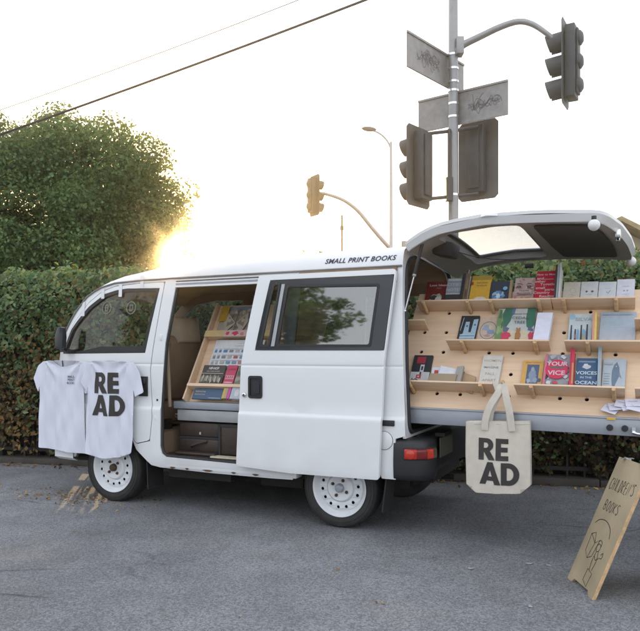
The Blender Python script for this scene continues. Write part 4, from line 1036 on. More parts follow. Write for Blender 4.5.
# ------------------------------------------------------------------ books
WHT=(.70,.69,.66); 
class Book:
    def __init__(s, name, label, cat, pt, x0, x1, h0, hh, thk, col, d0=.004, lean=.0, group='books facing out on the ledges', skew=0., pagecol=PAGES):
        s.w=x1-x0; s.hh=hh; s.thk=thk; s.x0=x0; s.h0=h0; s.d0=d0; s.pt=pt; s.lean=lean; s.skew=skew; s.k=0
        s.t=thing(name,label,cat,tuple(pt((x0+x1)/2,h0,thk/2)),V,group)
        s.c=MB(V); c=.0018
        s._box(s.c,0,1,0,1,thk-c,thk,paper(col)); s._box(s.c,0,1,0,1,0,c,paper(col)); s._box(s.c,0,c/s.w,0,1,c,thk-c,paper(col))
        p=MB(V); s._box(p,2*c/s.w,1-.004/s.w,.006/hh,1-.006/hh,c*1.05,thk-c*1.05,pagecol); s.pg=p
    def P(s,u,v,d): 
        return s.pt(s.x0+u*s.w+s.skew*v, s.h0+v*s.hh, s.d0+d+s.lean*(1-v))
    def _box(s,m,u0,u1,v0,v1,d0,d1,mat):
        Q=[s.P(u,v,d) for d in (d0,d1) for u,v in ((u0,v0),(u1,v0),(u1,v1),(u0,v1))]
        m.add(Q,[(0,3,2,1),(4,5,6,7),(0,1,5,4),(1,2,6,5),(2,3,7,6),(3,0,4,7)],mat)
    def fn(s): 
        s.k+=1; e=s.thk+.00035*s.k; f0=.13 if s.pt is board_pt else 0.
        return lambda u,v: s.P(u,f0+v*(1-f0) if v>.001 else v,e)
    def poly(s,pts,col,holes=[]): s.c.poly(pts,holes,s.fn(),paper(col)); return s
    def rect(s,u0,v0,u1,v1,col): return s.poly([(u0,v0),(u1,v0),(u1,v1),(u0,v1)],col)
    def circ(s,cx,cy,rx,ry,col,n=18,ring=None):
        o=[(cx+rx*math.cos(2*math.pi*i/n),cy+ry*math.sin(2*math.pi*i/n)) for i in range(n)]
        hl=[[(cx+rx*ring*math.cos(2*math.pi*i/n),cy+ry*ring*math.sin(2*math.pi*i/n)) for i in range(n)]] if ring else []
        return s.poly(o,col,hl)
    def blob(s,cx,cy,rx,ry,col,sd,n=16,amp=.25):
        r=random.Random(sd); 
        return s.poly([(cx+rx*(1+r.uniform(-amp,amp))*math.cos(2*math.pi*i/n),cy+ry*(1+r.uniform(-amp,amp))*math.sin(2*math.pi*i/n)) for i in range(n)],col)
    def txt(s,t,u,v,size,col,bold=.015,align='CENTER',sx=1.,shear=0.):
        asp=s.hh/s.w
        s.c.text(t,u,v,size,s.fn(),paper(col),bold,shear,align,asp*sx); return s
    def line(s,pts,w,col): s.c.ribbon(pts,w,s.fn(),paper(col)); return s
    def done(s):
        s.c.build('cover',s.t,angle=30); s.pg.build('pages',s.t,smooth=False); return s.t
A_H,B_H,D_H=.748,.438,.128
def B(label,x0,x1,h0,hh,thk,col,**k): return Book('book',label,'book',board_pt,x0,x1,h0,hh,thk,col,**k)
# top ledge
b=B('dark red book with a pale photo, first at the left of the top ledge',.435,.593,A_H,.230,.012,(.17,.018,.016))
b.blob(.5,.27,.30,.22,(.42,.40,.34),1).blob(.40,.30,.17,.13,(.05,.045,.04),2).blob(.62,.22,.15,.15,(.62,.60,.52),3).blob(.3,.13,.14,.1,(.5,.48,.42),4).circ(.82,.36,.07,.06,(.06,.05,.05))
b.txt('Lost Ideas',.54,.80,.125,(.75,.50,.50),.02,sx=1.1); b.txt('essays',.58,.70,.06,(.6,.4,.4)); b.done()
b=B('grey and black book with pale lettering, beside the dark red one',.585,.690,A_H,.245,.014,(.30,.32,.35),d0=.016)
b.rect(0,.0,1,.36,(.045,.045,.05)).rect(.05,.90,.95,.97,(.55,.56,.56)).txt('CITIES',.5,.70,.15,(.55,.57,.60)).txt('NOTES',.5,.50,.14,(.52,.54,.57)).rect(0,.36,1,.39,(.6,.58,.52)); b.done()
b=B('thick brown book turned sideways, left of the yellow book',.688,.742,A_H,.275,.040,(.16,.10,.05),skew=.004)
b.rect(0,0,.42,1,(.03,.028,.03)).blob(.7,.6,.16,.25,(.25,.16,.08),7).blob(.72,.3,.12,.15,(.08,.05,.03),8); b.done()
b=B('yellow book with a pale cloud at its foot on the top ledge',.752,.884,A_H,.265,.020,(.62,.34,.015),skew=.006)
b.rect(0,.84,1,1,(.36,.21,.005)).circ(.55,.12,.34,.12,(.62,.56,.50)).circ(.38,.10,.18,.10,(.62,.56,.50)).rect(0,.66,.10,.78,(.42,.02,.02)).txt('field guide',.55,.72,.07,(.30,.17,.01)).txt('to clouds',.55,.62,.07,(.30,.17,.01)); b.done()
b=B('navy book with pale blue flower shapes, right of the yellow book',.885,1.012,A_H,.216,.014,(.018,.024,.040),skew=.006)
for i in range(9):
    a=2*math.pi*i/9; b.blob(.46+.20*math.cos(a),.36+.15*math.sin(a),.13,.10,[(.14,.26,.42),(.28,.42,.56),(.08,.16,.30)][i%3],20+i)
b.blob(.46,.36,.12,.10,(.55,.65,.72),31).circ(.78,.68,.12,.08,(.22,.42,.60)); b.done()
b=B('thin wooden backed book seen edge on, between the navy book and the pink one',1.016,1.034,A_H,.222,.018,(.36,.22,.12)); b.done()
b=B('pink patterned book with two dark eyes on the top ledge',1.046,1.176,A_H,.236,.018,(.50,.36,.31),skew=.006)
r=random.Random(4)
for i in range(46): b.blob(r.random()*.9+.05,r.random()*.94+.03,.035+.03*r.random(),.02+.02*r.random(),[(.48,.10,.12),(.58,.44,.38),(.55,.25,.24)][i%3],i,8,.4)
for u in (.24,.76): b.circ(u,.60,.11,.045,(.04,.035,.035)).circ(u,.60,.05,.025,(.2,.16,.14)); b.rect(u-.1,.70,u+.1,.73,(.08,.05,.05))
b.rect(.18,.30,.88,.46,(.52,.38,.33)).txt('TENDER',.52,.40,.075,(.07,.05,.05)).txt('MACHINES',.52,.31,.075,(.07,.05,.05)); b.done()
b=B('tall bright red book crowded with pale lettering on the top ledge',1.182,1.312,A_H,.276,.022,(.52,.008,.030),d0=.014,skew=.010)
for t,v,u in (('How to Move',.86,.5),('and',.72,.2),('other',.62,.22),('Together',.52,.66),('small',.40,.25),('parts',.34,.72),('Country',.24,.34),('Reading',.12,.62),('now',.05,.2)): b.txt(t,u,v,.11 if len(t)<9 else .085,(.72,.50,.52),.02)
b.rect(.35,.71,.86,.725,(.7,.5,.5)); b.done()
for i,(c,hh) in enumerate((((.06,.055,.05),.285),((.40,.42,.45),.292),((.66,.65,.63),.300))):
    b=B(['black spine standing edge on beside the bright red book','grey spine standing between a black and a white one','white magazine edge on, right of the grey spine beside the red book'][i],1.316+.013*i,1.327+.013*i,A_H,hh,.09,c,group='spines beside the red book'); b.done()
wl=['cream zine with a round sketch, first of four pale covers on the top ledge','white zine with two dark dots, second of four pale covers on the top ledge','white zine with a tick mark, third of four pale covers on the top ledge','tallest pale zine with violet lines, rightmost on the top ledge']
for i in range(4):
    x0=1.358+.1075*i; b=B(wl[i],x0,x0+.103,A_H,[.197,.197,.192,.208][i],.010,[(.60,.55,.47),(.62,.62,.62),(.60,.62,.66),(.62,.62,.68)][i],skew=.007,pagecol=paper((.45,.33,.22)))
    ln=(.32,.30,.32)
    if i==0:
        b.circ(.58,.60,.18,.12,ln,18,.93); b.line([(.3,.4),(.5,.42),(.75,.38)],.012,ln); b.line([(.25,.3),(.7,.3)],.010,ln)
    elif i==1:
        b.circ(.35,.55,.07,.045,(.12,.12,.14)).circ(.68,.55,.08,.045,(.12,.12,.14)); b.line([(.3,.42),(.7,.42)],.012,ln); b.line([(.3,.25),(.72,.24)],.012,ln)
    elif i==2:
        b.line([(.45,.55),(.55,.46),(.68,.60)],.03,(.20,.2,.22)); b.line([(.4,.70),(.72,.70)],.012,ln); b.line([(.5,.1),(.7,.12)],.02,ln)
    else:
        for v in (.2,.28,.36): b.line([(.3,v),(.75,v+.01)],.010,(.40,.38,.62))
        b.circ(.42,.52,.05,.03,(.35,.33,.4)).circ(.6,.52,.05,.03,(.35,.33,.4)); b.line([(.3,.7),(.7,.7)],.012,(.40,.38,.62))
    b.done()
# second ledge
b=B('black book with two pale blue towers, leftmost on the middle ledge',.700,.822,B_H,.250,.012,(.020,.022,.026),skew=.018)
b.poly([(.10,.03),(.95,.03),(.97,.88),(.72,.86),(.68,.40),(.55,.40),(.52,.78),(.30,.78),(.26,.35),(.12,.30)],(.34,.48,.60))
for i in range(6): b.line([(.12,.06+.05*i),(.92,.07+.05*i)],.018,(.60,.70,.76) if i%2 else (.16,.26,.36))
b.circ(.42,.62,.05,.03,(.08,.1,.12)).circ(.84,.66,.05,.03,(.08,.1,.12)); b.line([(.10,.45),(.16,.92)],.03,(.45,.5,.55)); b.done()
b=B('cream square book with a drawn circle of figures, second on the middle ledge',.836,.962,B_H,.238,.012,(.56,.44,.33),skew=.012)
b.circ(.5,.50,.44,.33,(.15,.15,.17),28,.93).blob(.4,.58,.2,.12,(.30,.36,.46),41).blob(.62,.44,.22,.10,(.22,.30,.42),42).blob(.35,.40,.14,.10,(.58,.42,.36),43).blob(.60,.62,.1,.08,(.60,.48,.42),44).blob(.5,.3,.16,.05,(.42,.30,.24),45).rect(0,0,1,.08,(.05,.055,.08)).rect(0,.08,1,.11,(.62,.6,.56)); b.done()
b=B('large picture book with green trees and a small brown bear on the middle ledge',.956,1.196,B_H,.292,.016,(.50,.52,.50),d0=.018,skew=.010)
b.poly([(.18,1),(.42,1),(.36,.62),(.26,.42),(.14,.40),(.10,.75)],(.045,.16,.105)).poly([(.78,1),(1,1),(1,.5),(.90,.35),(.80,.45),(.76,.7)],(.045,.17,.11)).poly([(.36,1),(.46,1),(.44,.85),(.38,.75)],(.10,.18,.30)).poly([(.20,.46),(.36,.40),(.30,.28),(.16,.30)],(.12,.14,.20)).poly([(.86,.45),(.98,.38),(.98,.30),(.84,.34)],(.10,.13,.22))
b.poly([(.30,.02),(.95,.02),(.92,.26),(.70,.34),(.48,.30),(.34,.34)],(.62,.52,.36))
b.poly([(.0,0),(.20,0),(.18,.55),(.10,.96),(.02,.98),(0,.6)],(.16,.26,.10)).poly([(.02,.7),(.08,.98),(.12,.7)],(.08,.17,.10)).poly([(.05,.2),(.14,.7),(.2,.3)],(.26,.36,.14)).blob(.06,.35,.04,.12,(.30,.40,.20),50).blob(.15,.5,.03,.10,(.09,.16,.08),51)
b.blob(.27,.16,.13,.14,(.55,.05,.10),52).blob(.95,.16,.08,.12,(.55,.05,.10),53)
b.blob(.60,.17,.075,.13,(.36,.17,.055),54,12,.1).circ(.60,.32,.055,.06,(.36,.17,.055)).circ(.565,.385,.02,.02,(.30,.14,.04)).circ(.635,.385,.02,.02,(.30,.14,.04)).rect(.54,.02,.585,.08,(.25,.11,.03)).rect(.62,.02,.665,.08,(.25,.11,.03))
b.txt('UNDER THE',.60,.80,.06,(.14,.15,.16),.005).txt('CEDAR',.62,.66,.115,(.10,.12,.13),.005).txt('TREE',.61,.53,.115,(.10,.12,.13),.005); b.done()
b=B('blank white booklet leaning at the right end of the middle ledge',1.202,1.296,B_H,.235,.040,(.72,.72,.84),skew=.020,d0=.03,pagecol=paper((.70,.69,.66))); b.done()
# third ledge (right)
b=B('pale blue book with dark winter trees on the right middle ledge',1.408,1.545,B_H,.250,.022,(.42,.53,.62),skew=.006)
b.poly([(.0,.4),(1,.5),(1,1),(0,1)],(.52,.58,.60)).blob(.12,.90,.14,.10,(.30,.48,.62),60)
for u,v in ((.12,.62),(.30,.48),(.55,.62),(.80,.64)): b.poly([(u-.035,.03),(u+.05,.03),(u+.02,v),(u-.04,v)],(.06,.055,.06))
b.poly([(.36,.03),(.47,.03),(.44,.44),(.38,.5)],(.18,.32,.50)).poly([(.60,.03),(.72,.03),(.76,.40),(.62,.50)],(.20,.36,.52)).poly([(.60,.34),(.74,.16),(.70,.06),(.60,.2)],(.42,.30,.14)).rect(.27,.16,.33,.30,(.40,.12,.10))
b.txt('SILVA',.62,.76,.16,(.33,.40,.42),.01); b.done()
b=B('yellow edged book standing thick behind the winter trees book',1.552,1.578,B_H,.245,.055,(.66,.42,.08),group='edges on the right middle ledge'); b.rect(0,0,.45,1,(.62,.30,.22)).rect(.5,.05,.95,.95,(.70,.50,.16)); b.done()
b=B('wide misty blue grey landscape book on the right middle ledge',1.588,1.79,B_H,.268,.014,(.36,.43,.50),skew=.010)
for i in range(8): b.rect(0,.0+.07*i,1,.07+.07*i,(.47-.014*i,.48-.008*i,.53-.006*i))
b.blob(.68,.09,.05,.03,(.20,.22,.26),62).rect(.0,.54,1,.545,(.48,.55,.58)).rect(.05,.90,.9,.93,(.30,.36,.43)); b.done()
# lower left ledge
b=B('black and white book with a red mark on the lower left ledge',.424,.553,D_H,.245,.016,(.025,.025,.028),skew=.010)
b.rect(0,0,1,.40,(.58,.57,.57)).rect(.20,.70,.66,.94,(.36,.03,.05)).rect(.45,.40,.66,.66,(.55,.56,.58)).rect(.50,.46,.61,.60,(.05,.05,.06)).rect(.48,.22,.56,.40,(.05,.05,.06)).rect(.32,.17,.58,.30,(.50,.06,.07)).rect(.40,.21,.48,.26,(.58,.57,.57)); b.line([(.08,.10),(.14,.16),(.2,.10),(.3,.15),(.45,.10)],.03,(.06,.06,.07)); b.done()
PAP=paper((.70,.70,.74)); BRN=pm('brown_paper',(.36,.28,.19),.8,var=.1)
def slab(name,label,cat,x0,x1,h,hh,d0,d1,mat,group,mark=None,tilt=0.):
    t=thing(name,label,cat,tuple(board_pt((x0+x1)/2,h,d0)),V,group); m=MB(V)
    P=[board_pt(x,h+v*hh+tilt*(x-x0)*1.,d) for d in (d0,d1) for x,v in ((x0,0),(x1,0),(x1+.01,1),(x0+.01,1))]
    m.add(P,[(0,3,2,1),(4,5,6,7),(0,1,5,4),(1,2,6,5),(2,3,7,6),(3,0,4,7)],mat); m.build('sheets',t)
    if mark:
        m=MB(V); m.poly([(x0+(x1-x0)*u,h+hh*v) for u,v in mark[1]],[],lambda x,hh_:board_pt(x,hh_,d1+.001),mark[0]); m.build('print',t)
slab('zine','tan backed stack of small zines lying along the lower left ledge','zine',.570,.745,D_H,.080,.045,.075,BRN,'loose zines')
slab('zine','white zine with a red spot leaning behind the tan stack','zine',.565,.640,D_H,.150,.02,.03,PAP,'loose zines',(paper((.55,.05,.06)),[(.35,.55),(.7,.55),(.7,.85),(.35,.85)]))
slab('zine','white folded zine lying tilted on top of the tan stack','zine',.625,.745,D_H+.07,.085,.03,.05,PAP,'loose zines',tilt=-.22)
slab('zine','grey folded zine propped at the right end of the tan stack','zine',.735,.778,D_H,.140,.03,.06,paper((.33,.31,.28)),'loose zines',tilt=.2)
slab('card_divider','brown card wedge leaning beside the cream lettered book','card',.775,.855,D_H,.125,.01,.02,CARD,None,tilt=-.35)
b=B('cream lettered book at the right end of the lower left ledge, above the tote straps',.884,1.008,D_H,.250,.020,(.60,.58,.53),skew=.016)
for t,v in (('WOMEN',.78),('IMAGINE',.56),('FALL',.34),('APART',.13)): b.txt(t,.5,v,.115 if len(t)<6 else .095,(.20,.18,.16) if v>.5 and v<.6 else (.42,.33,.24),.01)
b.done()
# lower right ledge
b=B('orange yellow book with a blue figure panel, first on the lower right ledge',1.142,1.268,D_H,.222,.012,(.62,.36,.09),skew=.010)
b.rect(.22,.15,.80,.85,(.085,.115,.19)).blob(.5,.45,.18,.24,(.22,.27,.36),70).circ(.5,.68,.08,.08,(.30,.34,.42)).blob(.36,.25,.1,.08,(.34,.38,.46),71).blob(.66,.27,.11,.1,(.28,.32,.4),72).circ(.86,.28,.09,.07,(.085,.115,.19)).txt('slow harbor',.5,.90,.085,(.55,.22,.12)); b.done()
b=B('book with a big red lip shape over a photo, lower right ledge',1.275,1.425,D_H,.258,.022,(.30,.30,.32),skew=.012,d0=.010)
r=random.Random(8)
for i in range(26): b.blob(r.uniform(.12,.95),r.uniform(.05,.95),.09,.06,[(.05,.05,.055),(.55,.55,.56),(.20,.20,.22),(.40,.40,.42)][i%4],90+i,9,.4)
b.rect(0,0,.10,1,(.55,.16,.24)).circ(.50,.52,.44,.30,(.56,.03,.09),30).blob(.50,.57,.30,.035,(.12,.12,.13),120,14,.2)
b.txt('YOUR',.5,.63,.17,(.66,.50,.52),.03).txt('VICE',.5,.34,.19,(.66,.45,.48),.03).blob(.5,.1,.09,.05,(.56,.05,.10),121); b.done()
b=B('hot pink spine between the lip cover and the blue ocean book',1.434,1.458,D_H,.282,.060,(.60,.025,.085),group='edges on the lower right ledge'); b.rect(.5,.02,.9,.6,(.50,.28,.10)).rect(.1,.1,.4,.95,(.42,.02,.06)); b.done()
b=B('deep blue ocean book with a white title on the lower right ledge',1.464,1.582,D_H,.240,.020,(.045,.105,.205),skew=.006)
b.rect(.10,.86,.9,.91,(.22,.28,.38)).blob(.50,.72,.20,.07,(.55,.57,.60),130).blob(.46,.77,.12,.05,(.62,.63,.64),131).txt('VOICES',.5,.46,.15,(.62,.66,.70),.02).txt('IN THE',.5,.33,.09,(.55,.6,.66),.01).txt('OCEAN',.5,.14,.15,(.60,.64,.68),.02); b.done()
b=B('pale blue spine standing tall right of the blue ocean book',1.592,1.612,D_H,.300,.055,(.26,.42,.56),group='edges on the lower right ledge'); b.rect(.4,0,1,.9,(.40,.36,.34)); b.done()
b=B('pale grey blue book with a dark hanging fish, last on the lower right ledge',1.612,1.738,D_H,.240,.018,(.42,.47,.52),skew=.010)
b.poly([(.44,.12),(.56,.12),(.60,.2),(.74,.45),(.72,.7),(.60,.90),(.48,.80),(.40,.60),(.40,.35)],(.14,.19,.26)).poly([(.40,.04),(.62,.04),(.54,.14)],(.14,.19,.26)).poly([(.70,.45),(.84,.35),(.72,.62)],(.20,.25,.32)).circ(.58,.75,.03,.02,(.5,.52,.55)); 
for i in range(5): b.rect(.06,.50-.08*i,.32,.52-.08*i,(.30,.34,.40))
b.rect(.04,.80,.42,.86,(.34,.38,.44)); b.done()
# loose white slips at the foot of the board
for i,(x,h,rot,l) in enumerate(((1.665,.012,-.5,'white paper slip lying flat at the left of the pile on the drawer'),(1.70,.03,.25,'white slip low in the pile at the board foot'),(1.735,.045,-.2,'uppermost white slip in the middle of the pile at the board foot'),(1.765,.028,.4,'white slip leaning right of the middle of the pile'),(1.79,.05,.1,'white slip propped highest against the board, right of the pile'),(1.80,.018,-.35,'white slip at the right end of the pile by the latch'))):
    m=MB(V); c_,s_=math.cos(rot),math.sin(rot)
    m.poly([(-.045,-.028),(.045,-.028),(.045,.028),(-.045,.028)],[],lambda a,b_:board_pt(x+a*c_-b_*s_,h+.02+a*s_*.6+b_*c_,.012+.006*i+.02*(b_<0)),pm('white_slip',(.68,.67,.78),.8,var=.04),thick=.0012)
    for q in range(2): m.ribbon([(-.03,.008-.014*q),(.02,.008-.014*q)],.003,lambda a,b_:board_pt(x+a*c_-b_*s_,h+.02+a*s_*.6+b_*c_,.0128+.006*i+.011),paper((.40,.40,.52)))
    o=m.build('paper_slip',base=tuple(board_pt(x,h,.01))); tag(o,l,'paper slip','white slips on the drawer')
# door side rack contents
def IB(label,x0,x1,h0,hh,thk,col,name='book',cat='book',**k): return Book(name,label,cat,inner_pt,x0,x1,h0,hh,thk,col,group='printed matter on the door side rack',**k)
b=IB('large illustrated cover with yellow corner at the top of the door side rack',-1.237,-.93,.552,.285,.012,(.42,.35,.28),d0=.006)
r=random.Random(3)
b.rect(0,.86,1,1,(.24,.29,.36)).rect(.84,.6,1,1,(.18,.26,.36))
for i in range(44): b.blob(r.uniform(.08,.95),r.uniform(.05,.85),.055,.06,[(.50,.44,.35),(.24,.19,.15),(.55,.50,.42),(.36,.27,.20),(.42,.40,.36)][i%5],200+i,9,.4)
for sg in (-1,1): b.poly([(.55,.42),(.55+sg*.30,.75),(.55+sg*.36,.45),(.55+sg*.24,.12)],(.47,.42,.35)).poly([(.55+sg*.05,.42),(.55+sg*.24,.64),(.55+sg*.26,.30)],(.27,.21,.16)).circ(.55+sg*.20,.50,.05,.06,(.52,.46,.36))
b.rect(.0,.48,.24,.98,(.52,.30,.035)).line([(.55,.15),(.55,.8)],.03,(.16,.12,.1))
b.done()
b=IB('pink and red postcard strip below the large illustrated cover',-1.10,-.90,.515,.055,.004,(.60,.42,.40),d0=.086,name='postcard',cat='postcard')
b.blob(.15,.5,.08,.3,(.55,.06,.08),1).blob(.5,.5,.14,.35,(.55,.05,.10),2).blob(.8,.4,.08,.3,(.55,.2,.22),3); b.done()
zl=['rearmost white poster zine of the fan on the door side rack','white poster zine second from the front of the fan','front white poster zine with rows of small coloured pictures on the door side rack']
for i in range(3):
    x0=-1.205+.045*i
    b=IB(zl[i],x0,x0+.36,.200,.315+.006*(2-i),.006,(.68,.68,.70),d0=.012+.008*i,name='zine',cat='zine')
    b.txt('reading list',.42,.90,.045,(.36,.38,.42),0).txt('of small presses',.42,.82,.045,(.36,.38,.42),0)
    for q,(v,c) in enumerate(((.70,(.10,.24,.42)),(.53,(.45,.10,.09)),(.38,(.16,.28,.44)),(.22,(.48,.34,.10)))):
        for j in range(6): b.rect(.05+.15*j,v-.05,.15+.15*j,v+.02,[c,(.24,.24,.26),(.42,.40,.38),c,(.20,.30,.40),(.45,.2,.18)][(j+q)%6])
        b.rect(.05,v+.035,.7,v+.045,(.36,.36,.38))
    b.done()
b=IB('dark book with a white HIP-HOP title standing on the lower door side ledge',-1.203,-1.008,.108,.165,.014,(.075,.065,.055),d0=.055)
b.txt('HIP-HOP',.5,.78,.17,(.66,.64,.60),.03,sx=.82).txt('AND OTHER SOUNDS',.5,.66,.07,(.55,.52,.48),.01)
for i in range(14): b.blob(.06+.065*i,.28+.05*math.sin(i*2.3),.05,.17,[(.26,.23,.19),(.42,.38,.32),(.14,.12,.10)][i%3],300+i,9,.3)
b.rect(0,.54,1,.57,(.45,.42,.36)); b.done()
b=IB('pink book with red and white bands beside the HIP-HOP book',-.99,-.905,.108,.168,.012,(.52,.06,.12),d0=.055)
b.rect(.08,.30,.92,.48,(.60,.40,.42)).txt('poems',.5,.75,.16,(.35,.02,.05)).rect(.08,.10,.92,.16,(.60,.40,.42)); 
for i in range(4): b.rect(.12+.2*i,.33,.22+.2*i,.45,(.50,.05,.10))
b.done()
b=IB('green and grey patterned cover right of the pink book',-.895,-.80,.108,.165,.012,(.20,.18,.15),d0=.055)
for i in range(12): b.blob(.1+.08*i,.3+.3*math.sin(i*1.7)**2,.09,.12,[(.36,.32,.26),(.10,.12,.09)][i%2],330+i)
b.done()
b=IB('blue landscape book with yellow title lying at the foot of the door side rack',-1.225,-.962,-.010,.088,.012,(.055,.10,.17),d0=.05)
b.txt('Neighborhood Songs',.06,.66,.20,(.48,.40,.20),.015,'LEFT',.6).txt('Stories from the Corner',.06,.38,.20,(.46,.39,.22),.015,'LEFT',.52).rect(.55,.10,.94,.15,(.40,.40,.38)); b.done()
for i,(c,x) in enumerate((((.50,.36,.08),-.955),((.40,.28,.20),-.935),((.60,.08,.30),-.912),((.42,.46,.52),-.885))):
    b=IB(['small yellow zine right of the blue landscape book','small tan zine behind the pink one at the rack foot','small magenta zine at the foot of the door side rack','pale blue card with a pale shape at the right foot of the door side rack'][i],x,x+(.02 if i<3 else .10),-.008,.085+.004*i,.03,c,d0=.05,name='zine',cat='zine')
    if i==3: b.blob(.5,.5,.2,.3,(.6,.6,.58),9)
    b.done()
# brown cases under the platform
def case(label,x0,x1,y0,y1,z0,z1,two):
    t=thing('suitcase',label,'suitcase',((x0+x1)/2,(y0+y1)/2,z0),V,'old cases under the platform')
    m=MB(V); m.box((x0,y0,z0),(x1,y1,(z0+z1)/2-.006 if two else z1),BROWNC); 
    if two: m.box((x0,y0,(z0+z1)/2+.006),(x1,y1,z1),BROWNC)
    m.build('case_body',t,bevel=.018)
    m=MB(V)
    if two:
        m.box((x0+.004,y0+.004,(z0+z1)/2-.008),(x1-.004,y1-.004,(z0+z1)/2+.008),RUB); 
        m.tube([(x0+.12,y0-.004,z0+.05),(x0+.14,y0-.03,z0+.06),(x1-.14,y0-.03,z0+.085),(x1-.10,y0-.004,z0+.095)],.010,BROWNC,8)
        m.build('trim',t); m=MB(V); m.box((x0+.19,y0-.006,z1-.09),(x0+.205,y0+.004,z1-.07),CHR); m.build('clasp',t)
    else:
        m.box((x0-.002,y0-.006,z1-.02),(x1,y0+.004,z1-.002),RUB); m.box((x0-.004,y0-.006,z0),(x0+.015,y0+.004,z1),RUB); m.build('trim',t)
case('wide brown leather suitcase with a seam and handle below the metal platform',-1.375,-1.02,.14,.60,.408,.640,True)
case('square dark brown case right of the wide suitcase under the platform',-1.000,-.55,.12,.60,.408,.640,False)
m=MB(V); m.box((-1.36,.06,.402),(-1.0,.13,.425),BROWNC); o=m.build('strap_roll',base=(-1.2,.09,.402),bevel=.010); tag(o,'rolled brown strap lying in front of the wide suitcase on the van floor','strap')
m=MB(V); m.box((-1.02,.03,.402),(-.50,.10,.412),paper((.60,.55,.42))); o=m.build('flat_board',base=(-.8,.06,.402)); tag(o,'pale flat board lying on the van sill in front of the square case','board')

# ------------------------------------------------------------------ READ letters (heavy geometric capitals)
def glyph(ch):
    if ch=='E': return [(0,0),(.58,0),(.58,.225),(.25,.225),(.25,.39),(.55,.39),(.55,.61),(.25,.61),(.25,.775),(.58,.775),(.58,1),(0,1)],[],.58
    if ch=='R':
        o=[(0,0),(.25,0),(.25,.36),(.27,.36),(.47,0),(.77,0),(.53,.41)]+[(.36+.33*math.cos(R(a)),.69+.31*math.sin(R(a))) for a in range(-52,91,12)]+[(0,1)]
        h=[(.25,.55)]+[(.34+.12*math.cos(R(a)),.675+.125*math.sin(R(a))) for a in range(-90,91,20)]+[(.25,.80)]
        return o,[h],.77
    if ch=='A': return [(0,0),(.27,0),(.33,.17),(.63,.17),(.69,0),(.96,0),(.60,1),(.36,1)],[[(.395,.36),(.565,.36),(.48,.65)]],.96
    if ch=='D':
        o=[(0,0),(.32,0)]+[(.32+.48*math.cos(R(a)),.5+.5*math.sin(R(a))) for a in range(-90,91,10)]+[(0,1)]
        h=[(.25,.225),(.32,.225)]+[(.32+.225*math.cos(R(a)),.5+.275*math.sin(R(a))) for a in range(-90,91,12)]+[(.25,.775)]
        return o,[h],.80
def letters(mb, rows, fn, mat, dice):
    """rows: (string, x0, x1, z0, z1, gap)"""
    for txt,x0,x1,z0,z1,gap in rows:
        gs=[glyph(c) for c in txt]; wt=sum(g[2] for g in gs)+gap*(len(gs)-1); k=(x1-x0)/wt; x=x0; hz=z1-z0
        for o,h,wd in gs:
            f=lambda p:(x+p[0]*k, z0+p[1]*hz)
            mb.poly([f(p) for p in o],[[f(p) for p in q] for q in h],fn,mat,dice=dice); x+=(wd+gap)*k
def frange(a,b,d): 
    n=int((b-a)/d); return [a+d*i for i in range(n+1)]
# T-shirts on the front door
def shirt_y(seed, x0, x1, base):
    r=random.Random(seed); ph=[r.uniform(0,6.28) for _ in range(8)]; xm=(x0+x1)/2; wd=(x1-x0)
    def f(x,z,e=0.):
        v=(x-x0)/wd; dn=(1.10-z)/.72
        y=.014*math.sin(v*9+ph[0]+dn)*dn + .008*math.sin(v*19+ph[1]+dn*2.5)*dn + .004*math.sin(v*31+ph[2]-dn*3)*min(1,dn*1.5) + .0035*math.sin(v*14+dn*13+ph[5])+.002*math.sin(v*25-dn*17+ph[6])
        y+=.010*math.exp(-((v-.5)/.16)**2)*math.exp(-dn/.16) 
        for sg,xc in ((1,.12),(-1,.88)):     # drag lines from the pinned shoulders
            for q in range(4):
                a=.35+.32*q; dx=(v-xc)*sg; l=math.hypot(dx,dn); ang=math.atan2(dn,max(dx,1e-3)) if dx>0 else 1.57
                y+=.010*math.sin(ang*9+ph[3+q%4]+q)*math.exp(-((l-.17)/.16)**2)*.5
        y+=.012*math.exp(-((v-.5)/.04)**2)*.25
        return -.034+base-y-e-.012*dn
    return f
def tee(label, out, seed, x0, x1, base, neck, sub):
    t=thing('t_shirt',label,'t-shirt',((x0+x1)/2,-.04,.38),V,'white T-shirts hung on the front door')
    f=shirt_y(seed,x0,x1,base); dc=(frange(-2.74,-1.5,.012),frange(.34,1.12,.015))
    m=MB(V); m.poly(rounded(out,.012,2),[],lambda x,z:(x,f(x,z),z),SHIRT,thick=.003,dice=dc); so_=m.build('cloth',t,angle=180)
    m=MB(V); m.poly(neck,[],lambda x,z:(x,f(x,z)+.010,z),SHIRTIN,thick=.002,dice=dc); m.build('neck_band',t,angle=180)
    return t,f,dc
o1=[(-2.49,1.098),(-2.60,1.093),(-2.652,1.06),(-2.705,.955),(-2.640,.842),(-2.628,.895),(-2.622,.70),(-2.612,.395),(-2.50,.384),(-2.37,.377),(-2.25,.373),(-2.150,.366),(-2.155,.70),(-2.165,.905),(-2.155,.838),(-2.062,.862),(-2.095,1.04),(-2.125,1.092),(-2.235,1.099),(-2.27,1.070),(-2.335,1.052),(-2.40,1.050),(-2.455,1.070)]
n1_=[(-2.495,1.095),(-2.44,1.102),(-2.29,1.105),(-2.23,1.098),(-2.26,1.055),(-2.34,1.035),(-2.42,1.04),(-2.47,1.06)]
t1,f1,dc=tee('white T-shirt with tiny dark chest print, hung at the front of the cab door',o1,21,-2.62,-2.13,0.,n1_,None)
m=MB(V); fnt=lambda e:(lambda a,z:(a,f1(a,z)-e*2.4,z)); TEAL=pm('dark_teal_print',(.05,.085,.085),.8)
